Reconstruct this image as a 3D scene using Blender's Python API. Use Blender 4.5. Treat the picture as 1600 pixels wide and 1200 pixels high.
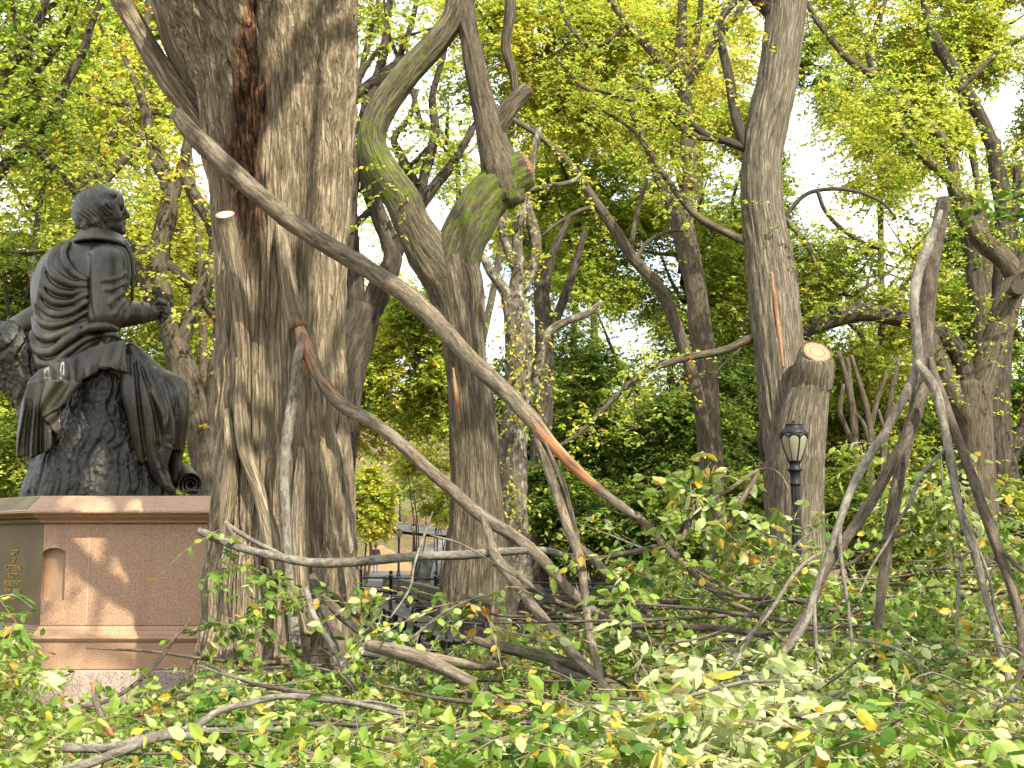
import bpy, bmesh, math, random
import numpy as np
from mathutils import Vector, Matrix
for o in list(bpy.data.objects): bpy.data.objects.remove(o)
SC = bpy.context.scene
COL = SC.collection
R = math.radians
# ---------------------------------------------------------------- camera, sky, sun, exposure
F = 2000.0                       # focal length in photograph pixels (1600 wide)
CAMZ = 1.7
PITCH = math.atan(250/F)
cd = bpy.data.cameras.new('camera'); cam = bpy.data.objects.new('camera', cd); COL.objects.link(cam)
cd.sensor_width = 36; cd.lens = F/1600*36; cd.clip_end = 2000; cd.clip_start = 0.05
cam.location = (0, 0, CAMZ); cam.rotation_euler = (math.pi/2+PITCH, 0, 0)
SC.camera = cam
SUN_EL, SUN_AZ = R(43), R(149)
SDIR = np.array([math.sin(SUN_AZ)*math.cos(SUN_EL), math.cos(SUN_AZ)*math.cos(SUN_EL), math.sin(SUN_EL)])
W = bpy.data.worlds.new('World'); SC.world = W; W.use_nodes = True
nt = W.node_tree; nt.nodes.clear()
out = nt.nodes.new('ShaderNodeOutputWorld'); bg = nt.nodes.new('ShaderNodeBackground')
sky = nt.nodes.new('ShaderNodeTexSky'); sky.sky_type = 'NISHITA'; sky.sun_disc = False
sky.sun_elevation = SUN_EL; sky.sun_rotation = SUN_AZ; sky.air_density = 1.0; sky.dust_density = 2.5
tc = nt.nodes.new('ShaderNodeTexCoord'); cn = nt.nodes.new('ShaderNodeTexNoise'); cn.inputs['Scale'].default_value = 2.2
cn.inputs['Detail'].default_value = 5
cr = nt.nodes.new('ShaderNodeValToRGB'); cr.color_ramp.elements[0].position = 0.30; cr.color_ramp.elements[1].position = 0.56
mx = nt.nodes.new('ShaderNodeMix'); mx.data_type = 'RGBA'
mx.inputs['B'].default_value = (9.0, 9.1, 9.3, 1)
nt.links.new(tc.outputs['Generated'], cn.inputs['Vector']); nt.links.new(cn.outputs['Fac'], cr.inputs['Fac'])
nt.links.new(cr.outputs['Color'], mx.inputs['Factor']); nt.links.new(sky.outputs['Color'], mx.inputs['A'])
nt.links.new(mx.outputs['Result'], bg.inputs['Color']); nt.links.new(bg.outputs['Background'], out.inputs['Surface'])
bg.inputs['Strength'].default_value = 0.135
sl = bpy.data.lights.new('sun', 'SUN'); sl.energy = 4.4; sl.angle = R(0.6); sl.color = (1.0, 0.92, 0.78)
so = bpy.data.objects.new('sun', sl); COL.objects.link(so)
so.rotation_euler = Vector(SDIR).to_track_quat('Z', 'Y').to_euler()
vs = SC.view_settings; vs.view_transform = 'Standard'; vs.look = 'None'; vs.exposure = 1.22; vs.gamma = 1.0
SC.cycles.max_bounces = 8; SC.cycles.transmission_bounces = 5; SC.cycles.diffuse_bounces = 4
rng = np.random.default_rng(7)
random.seed(5)

# ---------------------------------------------------------------- helpers
cp_, sp_ = math.cos(PITCH), math.sin(PITCH)
def at(px, py, Y):
    px = np.asarray(px, float); py = np.asarray(py, float); Y = np.asarray(Y, float)
    dx = (px-800)/F; dy = (600-py)/F
    t = Y/(cp_-dy*sp_)
    return np.stack([dx*t, Y+0*t, CAMZ+(sp_+dy*cp_)*t], -1)
def mpp(py, Y):                 # metres per photograph pixel
    return Y/(cp_-(600-py)/F*sp_)/F
def proj(P):                    # world -> photograph pixel
    d = P[:, 1]*cp_+(P[:, 2]-CAMZ)*sp_; u = -P[:, 1]*sp_+(P[:, 2]-CAMZ)*cp_
    return 800+P[:, 0]/d*F, 600-u/d*F
def _hash(ix, iy, iz):
    h = (ix*374761393+iy*668265263+iz*2147483647*3+1442695041) & 0xffffffff
    h = ((h ^ (h >> 13))*1274126177) & 0xffffffff
    h = (h ^ (h >> 16)) & 0xffff
    return h.astype(np.float32)/32767.5-1
def vn(p):
    p = np.asarray(p, float); i = np.floor(p).astype(np.int64); f = p-i; u = f*f*(3-2*f)
    r = 0
    for a in (0, 1):
        for b in (0, 1):
            for c in (0, 1):
                w = (u[..., 0] if a else 1-u[..., 0])*(u[..., 1] if b else 1-u[..., 1])*(u[..., 2] if c else 1-u[..., 2])
                r = r+w*_hash(i[..., 0]+a, i[..., 1]+b, i[..., 2]+c)
    return r
def fbm(p, o=3):
    r = 0; a = 1.0; p = np.asarray(p, float)
    for k in range(o):
        r = r+a*vn(p*2**k+k*17.3); a *= .5
    return r
def nrm(v): return v/np.maximum(np.linalg.norm(v, axis=-1, keepdims=True), 1e-9)
def sstep(a, b, x):
    t = np.clip((x-a)/(b-a), 0, 1); return t*t*(3-2*t)

def ground(x, y):
    x = np.asarray(x, float); y = np.asarray(y, float)
    g = 0.50*np.exp(-(((x+2.2)/1.25)**2+((y-12.0)/1.5)**2)/1.6)
    g = g+0.10*vn(np.stack([x*.35, y*.35, 0*x], -1))*sstep(40, 10, y)
    g = g-0.1*sstep(40, 65, y)+14*sstep(88, 175, y)+60*sstep(240, 700, y)
    g = g+5*sstep(28, 80, np.abs(x-0.0))*sstep(30, 70, y)
    return g

# ---------------------------------------------------------------- object helpers
def tag(o, label=None, cat=None, group=None, kind=None):
    if label: o['label'] = label
    if cat: o['category'] = cat
    if group: o['group'] = group
    if kind: o['kind'] = kind
    return o
def thing(name, label, cat, loc=(0, 0, 0), group=None):
    o = bpy.data.objects.new(name, None); COL.objects.link(o); o.location = [float(v) for v in loc]
    o.empty_display_size = .2
    return tag(o, label, cat, group)
def mesh(name, V, faces, mats, attrs=None, mi=None, smooth=True):
    """V (N,3); faces: list of (K,n) int arrays"""
    me = bpy.data.meshes.new(name)
    V = np.asarray(V, np.float32)
    fl = [np.asarray(f, np.int32) for f in (faces if isinstance(faces, list) else [faces]) if len(f)]
    loops = np.concatenate([f.ravel() for f in fl]); tot = np.concatenate([np.full(len(f), f.shape[1], np.int32) for f in fl])
    start = np.concatenate([[0], np.cumsum(tot)[:-1]]).astype(np.int32)
    me.vertices.add(len(V)); me.vertices.foreach_set('co', V.ravel())
    me.loops.add(len(loops)); me.loops.foreach_set('vertex_index', loops)
    me.polygons.add(len(tot)); me.polygons.foreach_set('loop_start', start); me.polygons.foreach_set('loop_total', tot)
    if mi is not None: me.polygons.foreach_set('material_index', np.asarray(mi, np.int32))
    me.polygons.foreach_set('use_smooth', np.full(len(tot), smooth))
    for k, v in (attrs or {}).items():
        v = np.asarray(v, np.float32)
        if v.ndim == 2:
            a = me.attributes.new(k, 'FLOAT_VECTOR', 'POINT'); a.data.foreach_set('vector', v.ravel())
        else:
            a = me.attributes.new(k, 'FLOAT', 'POINT'); a.data.foreach_set('value', v)
    for m in (mats if isinstance(mats, (list, tuple)) else [mats]): me.materials.append(m)
    me.update(calc_edges=True); me.validate()
    return me
def obj(name, me, parent=None, loc=None):
    """verts are in world space; they are moved into the parent's (or the given) frame"""
    o = bpy.data.objects.new(name, me); COL.objects.link(o)
    if parent is not None:
        o.parent = parent; l = Vector(parent.location); p = parent.parent
        while p is not None: l = l+Vector(p.location); p = p.parent
        me.transform(Matrix.Translation(-l))
    elif loc is not None:
        l = Vector([float(v) for v in loc]); me.transform(Matrix.Translation(-l)); o.location = l
    return o
def bm_mesh(name, bm, mat, smooth=False):
    me = bpy.data.meshes.new(name); bmesh.ops.recalc_face_normals(bm, faces=bm.faces); bm.to_mesh(me); bm.free()
    for m in (mat if isinstance(mat, (list, tuple)) else [mat]): me.materials.append(m)
    if smooth: me.polygons.foreach_set('use_smooth', np.full(len(me.polygons), True))
    return me

# ---------------------------------------------------------------- materials
class NT:
    def __init__(s, name):
        s.m = bpy.data.materials.new(name); s.m.use_nodes = True; s.t = s.m.node_tree; s.t.nodes.clear()
        s.out = s.n('ShaderNodeOutputMaterial')
    def n(s, ty, **kw):
        x = s.t.nodes.new(ty)
        for k, v in kw.items():
            if k[0] == '_': setattr(x, k[1:], v)
            else: s.set(x.inputs[k.replace('__', ' ')], v)
        return x
    def set(s, sock, v):
        if isinstance(v, bpy.types.NodeSocket): s.t.links.new(v, sock)
        else: sock.default_value = v
    def ramp(s, fac, stops):
        x = s.n('ShaderNodeValToRGB'); s.set(x.inputs['Fac'], fac); e = x.color_ramp.elements
        while len(e) < len(stops): e.new(0.5)
        for i, (p, c) in enumerate(stops):
            e[i].position = p; e[i].color = (*c, 1) if len(c) == 3 else c
        return x.outputs['Color']
    def mix(s, f, a, b, mode='MIX'):
        x = s.n('ShaderNodeMix', _data_type='RGBA', _blend_type=mode); s.set(x.inputs['Factor'], f)
        for k, v in (('A', a), ('B', b)): s.set(x.inputs[k], (*v, 1) if isinstance(v, tuple) and len(v) == 3 else v)
        return x.outputs['Result']
    def math(s, op, a, b=0.0):
        x = s.n('ShaderNodeMath', _operation=op); s.set(x.inputs[0], a); s.set(x.inputs[1], b); return x.outputs[0]
    def vec(s, src, sc, off=(0, 0, 0)):
        x = s.n('ShaderNodeMapping'); s.set(x.inputs['Vector'], src); x.inputs['Scale'].default_value = sc; x.inputs['Location'].default_value = off
        return x.outputs[0]
    def noise(s, v, scale, detail=4, rough=.6, dist=0.0):
        x = s.n('ShaderNodeTexNoise', Scale=scale, Detail=detail, Roughness=rough, Distortion=dist); s.set(x.inputs['Vector'], v); return x.outputs['Fac']
    def attr(s, name, vec=False):
        x = s.n('ShaderNodeAttribute', _attribute_name=name); return x.outputs['Vector' if vec else 'Fac']
    def coord(s, k='Object'): return s.n('ShaderNodeTexCoord').outputs[k]
    def bump(s, h, strength=.5, dist=.02, normal=None):
        x = s.n('ShaderNodeBump', Strength=strength, Distance=dist); s.set(x.inputs['Height'], h)
        if normal is not None: s.set(x.inputs['Normal'], normal)
        return x.outputs[0]
    def pbr(s, col, rough=.8, normal=None, metal=0.0, spec=.3, **kw):
        x = s.n('ShaderNodeBsdfPrincipled'); s.set(x.inputs['Base Color'], (*col, 1) if isinstance(col, tuple) and len(col) == 3 else col)
        s.set(x.inputs['Roughness'], rough); s.set(x.inputs['Metallic'], metal); s.set(x.inputs['Specular IOR Level'], spec)
        if normal is not None: s.set(x.inputs['Normal'], normal)
        s.t.links.new(x.outputs[0], s.out.inputs['Surface']); return x

def bark_mat(name, dark, mid, light, fx=22, fz=2.2, bump=1.0, dist=.03, moss=(.072, .105, .012), wound=(.36, .225, .125), wound2=(.23, .085, .032), lichen=0.0, furrow=0.0):
    s = NT(name); b = s.attr('bark', True)
    v = s.vec(b, (fx, fx, fz)); v2 = s.vec(b, (fx*2.6, fx*2.6, fz*4.5)); v3 = s.vec(b, (fx*4, fx*4, fx*2.6))
    n1 = s.noise(v, 1.0, 5, .65, .4); n2 = s.noise(v2, 1.0, 4, .65, .6); n4 = s.noise(v3, 1.0, 3, .7); n3 = s.noise(s.vec(b, (2.2, 2.2, .9)), 1.0, 3)
    h = s.math('ADD', s.math('MULTIPLY', n1, .55), s.math('ADD', s.math('MULTIPLY', n2, .27), s.math('MULTIPLY', n4, .18)))
    col = s.ramp(h, [(.38, dark), (.5, mid), (.62, light)])
    col = s.mix(s.math('MULTIPLY', s.ramp(n3, [(.38, (0, 0, 0)), (.68, (1, 1, 1))]), .30), col, s.mix(1.0, col, (.62, .62, .58), 'MULTIPLY'))
    if furrow:
        fn = s.noise(s.vec(b, (fx*.5, fx*.5, fx*.035)), 1.0, 4, .6, .25)
        fr = s.ramp(s.math('ABSOLUTE', s.math('SUBTRACT', fn, .5)), [(.0, (0, 0, 0)), (.03, (.3, .3, .3)), (.085, (1, 1, 1))])
        col = s.mix(s.math('MULTIPLY', s.math('SUBTRACT', 1.0, fr), furrow), col, tuple(c*.6 for c in dark)); h = s.math('MULTIPLY', h, s.math('ADD', s.math('MULTIPLY', fr, .75), .25))
    if lichen:
        ln = s.ramp(s.noise(s.vec(b, (9, 9, 6)), 1.0, 4, .7), [(.52, (0, 0, 0)), (.62, (1, 1, 1))])
        col = s.mix(s.math('MULTIPLY', ln, lichen), col, (.33, .34, .26))
    mn = s.noise(s.vec(b, (14, 14, 8)), 1.0, 5, .7)
    mf = s.ramp(s.math('ADD', s.attr('moss'), s.math('MULTIPLY', s.math('SUBTRACT', mn, .5), 1.1)), [(.42, (0, 0, 0)), (.62, (1, 1, 1))])
    mcol = s.mix(s.noise(s.vec(b, (40, 40, 40)), 1.0, 3), moss, tuple(c*1.7 for c in moss))
    col = s.mix(mf, col, mcol)
    wn = s.noise(s.vec(b, (30, 30, 2.0)), 1.0, 4, .65)
    wf = s.ramp(s.math('ADD', s.attr('wound'), s.math('MULTIPLY', s.math('SUBTRACT', wn, .5), 1.3)), [(.46, (0, 0, 0)), (.56, (1, 1, 1))])
    wcol = s.mix(s.ramp(s.noise(s.vec(b, (18, 18, 1.2)), 1.0, 4, .6), [(.35, (0, 0, 0)), (.65, (1, 1, 1))]), wound, wound2)
    col = s.mix(wf, col, wcol)
    sf = s.attr('stain'); col = s.mix(sf, col, s.ramp(s.noise(s.vec(b, (24, 24, 5)), 1.0, 5, .75, .8), [(.40, (.012, .007, .004)), (.52, (.075, .038, .020)), (.64, (.22, .125, .070))]))
    s.pbr(col, .88, s.bump(h, bump, dist), spec=.1)
    return s.m
def cut_mat(name, heart, ring, edge):
    """sawn end grain: rings round the local centre stored in the attribute 'bark' (x,y = offset / radius)"""
    s = NT(name); b = s.attr('bark', True)
    ln = s.n('ShaderNodeVectorMath', _operation='LENGTH'); s.set(ln.inputs[0], s.vec(b, (1, 1, 0))); r = ln.outputs['Value']
    rr = s.math('ADD', r, s.math('MULTIPLY', s.math('SUBTRACT', s.noise(b, 3.0, 3), .5), .16))
    w = s.math('MULTIPLY', s.math('ADD', s.math('SINE', s.math('MULTIPLY', rr, 42.0)), 1.0), .5)
    col = s.ramp(rr, [(0.0, heart), (.40, heart), (.50, ring), (.58, heart), (.70, heart), (.77, ring), (.84, edge), (.88, tuple(c*.35 for c in ring)), (1.0, tuple(c*.5 for c in ring))])
    col = s.mix(s.math('MULTIPLY', w, .14), col, ring)
    s.pbr(col, .75, s.bump(s.noise(b, 30, 4), .3, .01)); return s.m
def leaf_mat(name, stops, trans=.38, rough=.5, shift=0.0, spec=.12):
    s = NT(name); c = s.attr('lc'); col = s.ramp(c, stops)
    p = s.pbr(col, rough, spec=spec)
    tcol = s.mix(1.0, col, (1.2, 1.18, .8), 'MULTIPLY')
    t = s.n('ShaderNodeBsdfTranslucent'); s.set(t.inputs['Color'], tcol)
    m = s.n('ShaderNodeMixShader'); m.inputs[0].default_value = trans
    s.t.links.new(p.outputs[0], m.inputs[1]); s.t.links.new(t.outputs[0], m.inputs[2]); s.t.links.new(m.outputs[0], s.out.inputs['Surface'])
    return s.m
LEAFSTOPS = [(0.0, (.018, .048, .008)), (.22, (.046, .098, .014)), (.42, (.175, .265, .034)), (.60, (.37, .45, .060)), (.76, (.54, .58, .095)), (.88, (.62, .50, .07)), (.95, (.42, .19, .022)), (1.0, (.26, .10, .03))]
M_LEAF = leaf_mat('canopy_leaves', LEAFSTOPS, .52, .5)
FALLSTOPS = [(0.0, (.026, .070, .013)), (.25, (.065, .140, .020)), (.50, (.150, .240, .032)), (.62, (.26, .34, .055)), (.72, (.36, .43, .17)), (.80, (.44, .48, .26)), (.85, (.45, .36, .04)), (.93, (.40, .24, .035)), (1.0, (.24, .10, .03))]
M_FALL = leaf_mat('fallen_leaves', FALLSTOPS, .34, .5, spec=.22)
M_ELM = bark_mat('elm_bark', (.085, .066, .043), (.255, .203, .130), (.45, .375, .255), 38, 2.0, 1.0, .04, furrow=.6)
M_ELM2 = bark_mat('furrowed_bark', (.058, .050, .035), (.175, .151, .106), (.31, .275, .20), 34, 3.0, .9, .04, furrow=.55)
M_ELMD = bark_mat('mossy_elm_bark', (.040, .034, .022), (.120, .100, .066), (.22, .188, .128), 32, 3.0, .9, .04, furrow=.55)
M_DARK = bark_mat('dark_bark', (.018, .015, .011), (.055, .046, .033), (.115, .098, .072), 16, 2.5, 1.0, .04)
M_MID = bark_mat('brown_bark', (.030, .025, .017), (.085, .070, .047), (.155, .130, .092), 20, 3.5, 1.0, .04)
M_LICH = bark_mat('lichened_bark', (.035, .030, .022), (.10, .084, .06), (.17, .15, .11), 14, 4, 1.0, .04, lichen=.6)
M_STICK = bark_mat('grey_branch_bark', (.055, .048, .038), (.135, .120, .095), (.25, .225, .185), 34, 14, .9, .010, lichen=.3)
M_POLE = bark_mat('weathered_branch_bark', (.042, .034, .024), (.125, .102, .070), (.25, .212, .155), 30, 5, .9, .014)
M_STICKD = bark_mat('dark_branch_bark', (.03, .024, .018), (.085, .07, .052), (.16, .135, .105), 30, 9, .9, .012)
M_CUTP = cut_mat('pale_sawn_wood', (.66, .50, .33), (.50, .32, .18), (.62, .46, .30))
M_CUT = cut_mat('sawn_wood', (.30, .215, .12), (.15, .075, .034), (.33, .24, .14))
M_TWIG = NT('twig'); M_TWIG.pbr((.07, .052, .036), .85); M_TWIG = M_TWIG.m
M_TWIGP = NT('pale_twig'); M_TWIGP.pbr((.19, .14, .09), .8); M_TWIGP = M_TWIGP.m

# ---------------------------------------------------------------- tubes (trunks, limbs, sticks)
def spline(P, step):
    P = np.asarray(P, float); n = len(P)
    if n == 2: P = np.stack([P[0], (P[0]+P[1])/2, P[1]]); n = 3
    E = np.concatenate([[2*P[0]-P[1]], P, [2*P[-1]-P[-2]]])
    outp = []
    for i in range(n-1):
        a, b, c, d = E[i:i+4]; L = np.linalg.norm((c-b)[:3]); k = max(2, int(math.ceil(L/step)))
        t = (np.arange(k)/k)[:, None]
        outp.append(.5*((2*b)+(-a+c)*t+(2*a-5*b+4*c-d)*t*t+(-a+3*b-3*c+d)*t**3))
    outp.append(P[-1][None]); return np.concatenate(outp)
class Tubes:
    def __init__(s): s.V = []; s.Q = []; s.T = []; s.b = []; s.mo = []; s.wo = []; s.st = []; s.n = 0; s.capQ = []; s.paths = []
    def add(s, pts, n=12, step=.12, amp=.08, freq=1.5, moss=None, wound=None, disp=None, cut=False, zsq=1.0, cutdir=None, knob=0.0):
        """pts: rows x,y,z,radius"""
        pts = np.asarray(pts, float); k = len(pts)
        ex = [pts, (np.zeros(k) if moss is None else np.asarray(moss, float))[:, None], (np.zeros(k) if wound is None else np.asarray(wound, float))[:, None]]
        C = spline(np.concatenate(ex, 1), step); P = C[:, :3]; r = np.maximum(C[:, 3], .0015); m = len(P)
        s.paths.append(np.concatenate([P, r[:, None]], 1))
        T = nrm(np.gradient(P, axis=0))
        ref = np.array([0, -1., 0]) if abs(T[0][1]) < .9 else np.array([1., 0, 0])
        U = np.zeros_like(P); u = nrm(ref-T[0]*np.dot(ref, T[0]))
        for i in range(m):
            u = u-T[i]*np.dot(u, T[i]); u = u/np.linalg.norm(u); U[i] = u
        Vv = np.cross(T, U)
        th = np.arange(n)/n*2*np.pi
        arc = np.concatenate([[0], np.cumsum(np.linalg.norm(np.diff(P, axis=0), axis=1))])
        off = rng.uniform(0, 40)
        ct, st_ = np.cos(th)[None, :], np.sin(th)[None, :]
        rr = np.repeat(r[:, None], n, 1)
        bk = np.stack([ct*rr, st_*rr, np.repeat(arc[:, None], n, 1)+off], -1)
        f = 1+amp*fbm(np.stack([bk[..., 0]*freq*3, bk[..., 1]*freq*3, bk[..., 2]*freq+off], -1), 3)
        if knob: f = f+knob*np.maximum(0, vn(np.stack([bk[..., 0]/rr*1.4, bk[..., 1]/rr*1.4, bk[..., 2]*freq*4+off], -1))-.35)
        rr2 = rr*f
        stn = np.zeros((m, n))
        if disp is not None:
            dr, stn = disp(th, P, rr, bk, U, Vv); rr2 = rr2+dr
        X = P[:, None, :]+U[:, None, :]*(ct*rr2)[..., None]*zsq+Vv[:, None, :]*(st_*rr2)[..., None]
        i = np.arange(m-1)[:, None]*n; j = np.arange(n)[None, :]; j2 = (j+1) % n
        q = np.stack([i+j, i+j2, i+n+j2, i+n+j], -1).reshape(-1, 4)+s.n
        s.V.append(X.reshape(-1, 3)); s.Q.append(q); s.b.append(bk.reshape(-1, 3))
        s.mo.append(np.repeat(C[:, 4][:, None], n, 1).ravel()); s.wo.append(np.repeat(C[:, 5][:, None], n, 1).ravel()); s.st.append(stn.ravel())
        base = s.n; s.n += m*n
        for end, ring in ((0, 0), (1, m-1)):
            c = P[ring]+(0 if cut and end else (T[ring]*r[ring]*.4*(1 if end else -1)))
            if cut and end:       # flat sawn face with its own ring of vertices
                co = X[ring]; s.V.append(np.concatenate([co.mean(0)[None]+T[ring]*r[ring]*.02, co]))
                s.b.append(np.concatenate([[[0, 0, 0]], np.stack([np.cos(th), np.sin(th), 0*th], 1)]))
                tri = np.stack([np.full(n, s.n), s.n+1+np.arange(n), s.n+1+(np.arange(n)+1) % n], 1); s.capQ.append(tri)
                cnt = n+1
            else:
                s.V.append(c[None]); s.b.append(bk[ring].mean(0)[None])
                a = base+ring*n+np.arange(n); b2 = base+ring*n+(np.arange(n)+1) % n
                s.T.append(np.stack([np.full(n, s.n), a, b2] if end else [np.full(n, s.n), b2, a], 1)); cnt = 1
            for L, val in ((s.mo, C[ring, 4]), (s.wo, C[ring, 5]), (s.st, 0)): L.append(np.full(cnt, val))
            s.n += cnt
        return s
    def mesh(s, name, mat, cutmat=None):
        q = np.concatenate(s.Q); t = np.concatenate(s.T) if s.T else np.zeros((0, 3), int)
        fs = [q, t]; mi = [np.zeros(len(q)+len(t))]
        if s.capQ: c = np.concatenate(s.capQ); fs.append(c); mi.append(np.ones(len(c)))
        return mesh(name, np.concatenate(s.V), fs, [mat, cutmat or M_CUT], dict(bark=np.concatenate(s.b), moss=np.concatenate(s.mo), wound=np.concatenate(s.wo), stain=np.concatenate(s.st)), np.concatenate(mi))
def px(pts, Y=None):
    """photograph traces -> world rows x,y,z,radius; rows are (px,py,width) with a common Y or (px,py,width,Y)"""
    o = []
    for p in pts:
        y = p[3] if len(p) > 3 else Y
        w = at(p[0], p[1], y); o.append([*w, p[2]*.5*mpp(p[1], y)])
    return np.array(o)
def grounded(P, flare=1.35):
    """run a trunk on down into the ground"""
    P = np.asarray(P); p = P[0]; g = float(ground(p[0], p[1]))-.25
    if p[2]-g < .3: return P
    return np.concatenate([[[p[0], p[1], g, p[3]*flare]], [[p[0], p[1], g+.35*(p[2]-g)+.1, p[3]*(1+.4*(flare-1))]] if p[2]-g > 1.0 else np.zeros((0, 4)), P])

# ---------------------------------------------------------------- leaves
T_FAR = (np.array([[0, 0, 0], [.45, .33, -.07], [1, 0, -.10], [.45, -.33, -.07]]), [np.array([[0, 3, 2, 1]])])
T_NEAR = (np.array([[0, 0, 0], [.30, 0, .02], [.68, 0, .0], [1.0, 0, -.10], [.22, .25, -.05], [.56, .29, -.09], [.22, -.25, -.05], [.56, -.29, -.09], [.84, .13, -.10], [.84, -.13, -.10]]),
          [np.array([[0, 1, 4], [0, 6, 1], [2, 3, 8], [2, 9, 3]]), np.array([[1, 2, 5, 4], [1, 6, 7, 2]]), np.array([[2, 8, 5], [2, 7, 9]])])
class Leaves:
    def __init__(s): s.p = []; s.d = []; s.n = []; s.s = []; s.c = []; s.tw = []
    def add(s, p, d, n, size, c):
        s.p.append(p); s.d.append(d); s.n.append(n); s.s.append(size); s.c.append(c)
    def sprays(s, base, dirs, length, L, size, hue, hvar=.10, droop=.25, jit=.35, tilt=.45, twig=0.0, odd=.06):
        """leafy twigs: base (S,3), dirs (S,3), length (S,) or scalar; L leaves on each"""
        S = len(base); base = np.asarray(base); dirs = nrm(np.asarray(dirs)); length = np.broadcast_to(np.asarray(length, float), (S,))
        hue = np.broadcast_to(np.asarray(hue, float), (S,))
        side = nrm(np.cross(dirs, [0, 0, 1.0])+rng.normal(0, .15, (S, 3)))
        t = (np.arange(L)+.6)/L; sg = np.where(np.arange(L) % 2, 1.0, -1.0)
        tt = np.clip(t[None]+rng.normal(0, .05, (S, L)), .05, 1.05)
        P = base[:, None]+dirs[:, None]*(length[:, None]*tt)[..., None]; P[..., 2] -= droop*length[:, None]*tt**2
        D = dirs[:, None]*.55+side[:, None]*(sg[None, :, None]*.8)+rng.normal(0, jit, (S, L, 3)); D[..., 2] -= .25
        up = np.array([0, 0, 1.0])+rng.normal(0, tilt, (S, L, 3))
        hs = hue[:, None]+rng.normal(0, hvar, (S, 1))*.8+rng.normal(0, hvar, (S, L))*.7
        o = rng.random((S, L)); hs = np.where(o < odd, rng.uniform(.78, .93, (S, L)), hs)
        sz = size*rng.uniform(.65, 1.25, (S, L))
        s.add(P.reshape(-1, 3), D.reshape(-1, 3), up.reshape(-1, 3), sz.ravel(), np.clip(hs, 0.02, .99).ravel())
        if twig > 0:
            e = base+dirs*length[:, None]; e[:, 2] -= droop*length
            md = base+dirs*(length*.5)[:, None]; md[:, 2] -= droop*length*.25
            s.tw.append((base, md, e, np.full(S, twig)))
    def mesh(s, name, mat, templ, twigmat=None):
        p = np.concatenate(s.p); d = nrm(np.concatenate(s.d)); n = np.concatenate(s.n); sz = np.concatenate(s.s); c = np.concatenate(s.c)
        b = nrm(np.cross(n, d)); n = np.cross(d, b)
        tv, tf = templ; k = len(tv)
        V = p[:, None]+sz[:, None, None]*(tv[None, :, 0:1]*d[:, None]+tv[None, :, 1:2]*b[:, None]+tv[None, :, 2:3]*n[:, None])
        if k > 4: V = V+sz[:, None, None]*n[:, None]*(tv[None, :, 0:1]**2)*rng.normal(-.12, .22, (len(p), 1, 1))
        N = len(p); fs = [(np.arange(N)[:, None, None]*k+f[None]).reshape(-1, f.shape[1]) for f in tf]
        V = V.reshape(-1, 3); lc = np.repeat(c, k); mi = [np.zeros(sum(len(f) for f in fs))]
        mats = [mat]
        if s.tw and twigmat:
            A, B, C, r = [np.concatenate([t[i] for t in s.tw]) for i in range(4)]
            q = len(A); rings = []
            for Pm, sc in ((A, 1.0), (B, .8), (C, .35)):
                dd = nrm(C-A); u = nrm(np.cross(dd, [0.3, 0.1, 1.0])); v = np.cross(dd, u)
                rings.append(np.stack([Pm+(u*math.cos(a)+v*math.sin(a))*(r*sc)[:, None] for a in (0, 2.094, 4.189)], 1))
            X = np.stack(rings, 1).reshape(-1, 3); o0 = len(V)+np.arange(q)*9
            ff = [np.stack([o0+i*3+j, o0+i*3+(j+1) % 3, o0+i*3+3+(j+1) % 3, o0+i*3+3+j], 1) for i in (0, 1) for j in (0, 1, 2)]
            V = np.concatenate([V, X]); lc = np.concatenate([lc, np.zeros(len(X))]); ff = np.concatenate(ff); fs.append(ff); mi.append(np.ones(len(ff))); mats.append(twigmat)
        return mesh(name, V, fs, mats, dict(lc=lc), np.concatenate(mi), smooth=False)
def in_ball(n):
    v = nrm(rng.normal(size=(n, 3))); return v*rng.random((n, 1))**(1/3)
def blob_sprays(L, c, rad, n, Lf, size, hue, hvar=.1, sub=16, subr=.34, length=None, twig=0.0, odd=.06, droop=.25):
    """a crown: sub-clumps spread through an ellipsoid, sprays spread through each clump"""
    c = np.asarray(c); rad = np.asarray(rad)
    sc = in_ball(sub)*rad*.86; sh = rng.normal(0, .06, sub)
    k = rng.integers(0, sub, n)
    q = in_ball(n); loc = sc[k]+q*rad*subr*rng.uniform(.6, 1.3, (sub, 1))[k]
    d = nrm(loc/rad)*.7+rng.normal(0, .6, (n, 3)); d[:, 2] = d[:, 2]*.35-.05
    if length is None: length = size*5
    L.sprays(c+loc, d, length*rng.uniform(.6, 1.3, n), Lf, size, hue+sh[k], hvar, droop, twig=twig, odd=odd)
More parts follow.
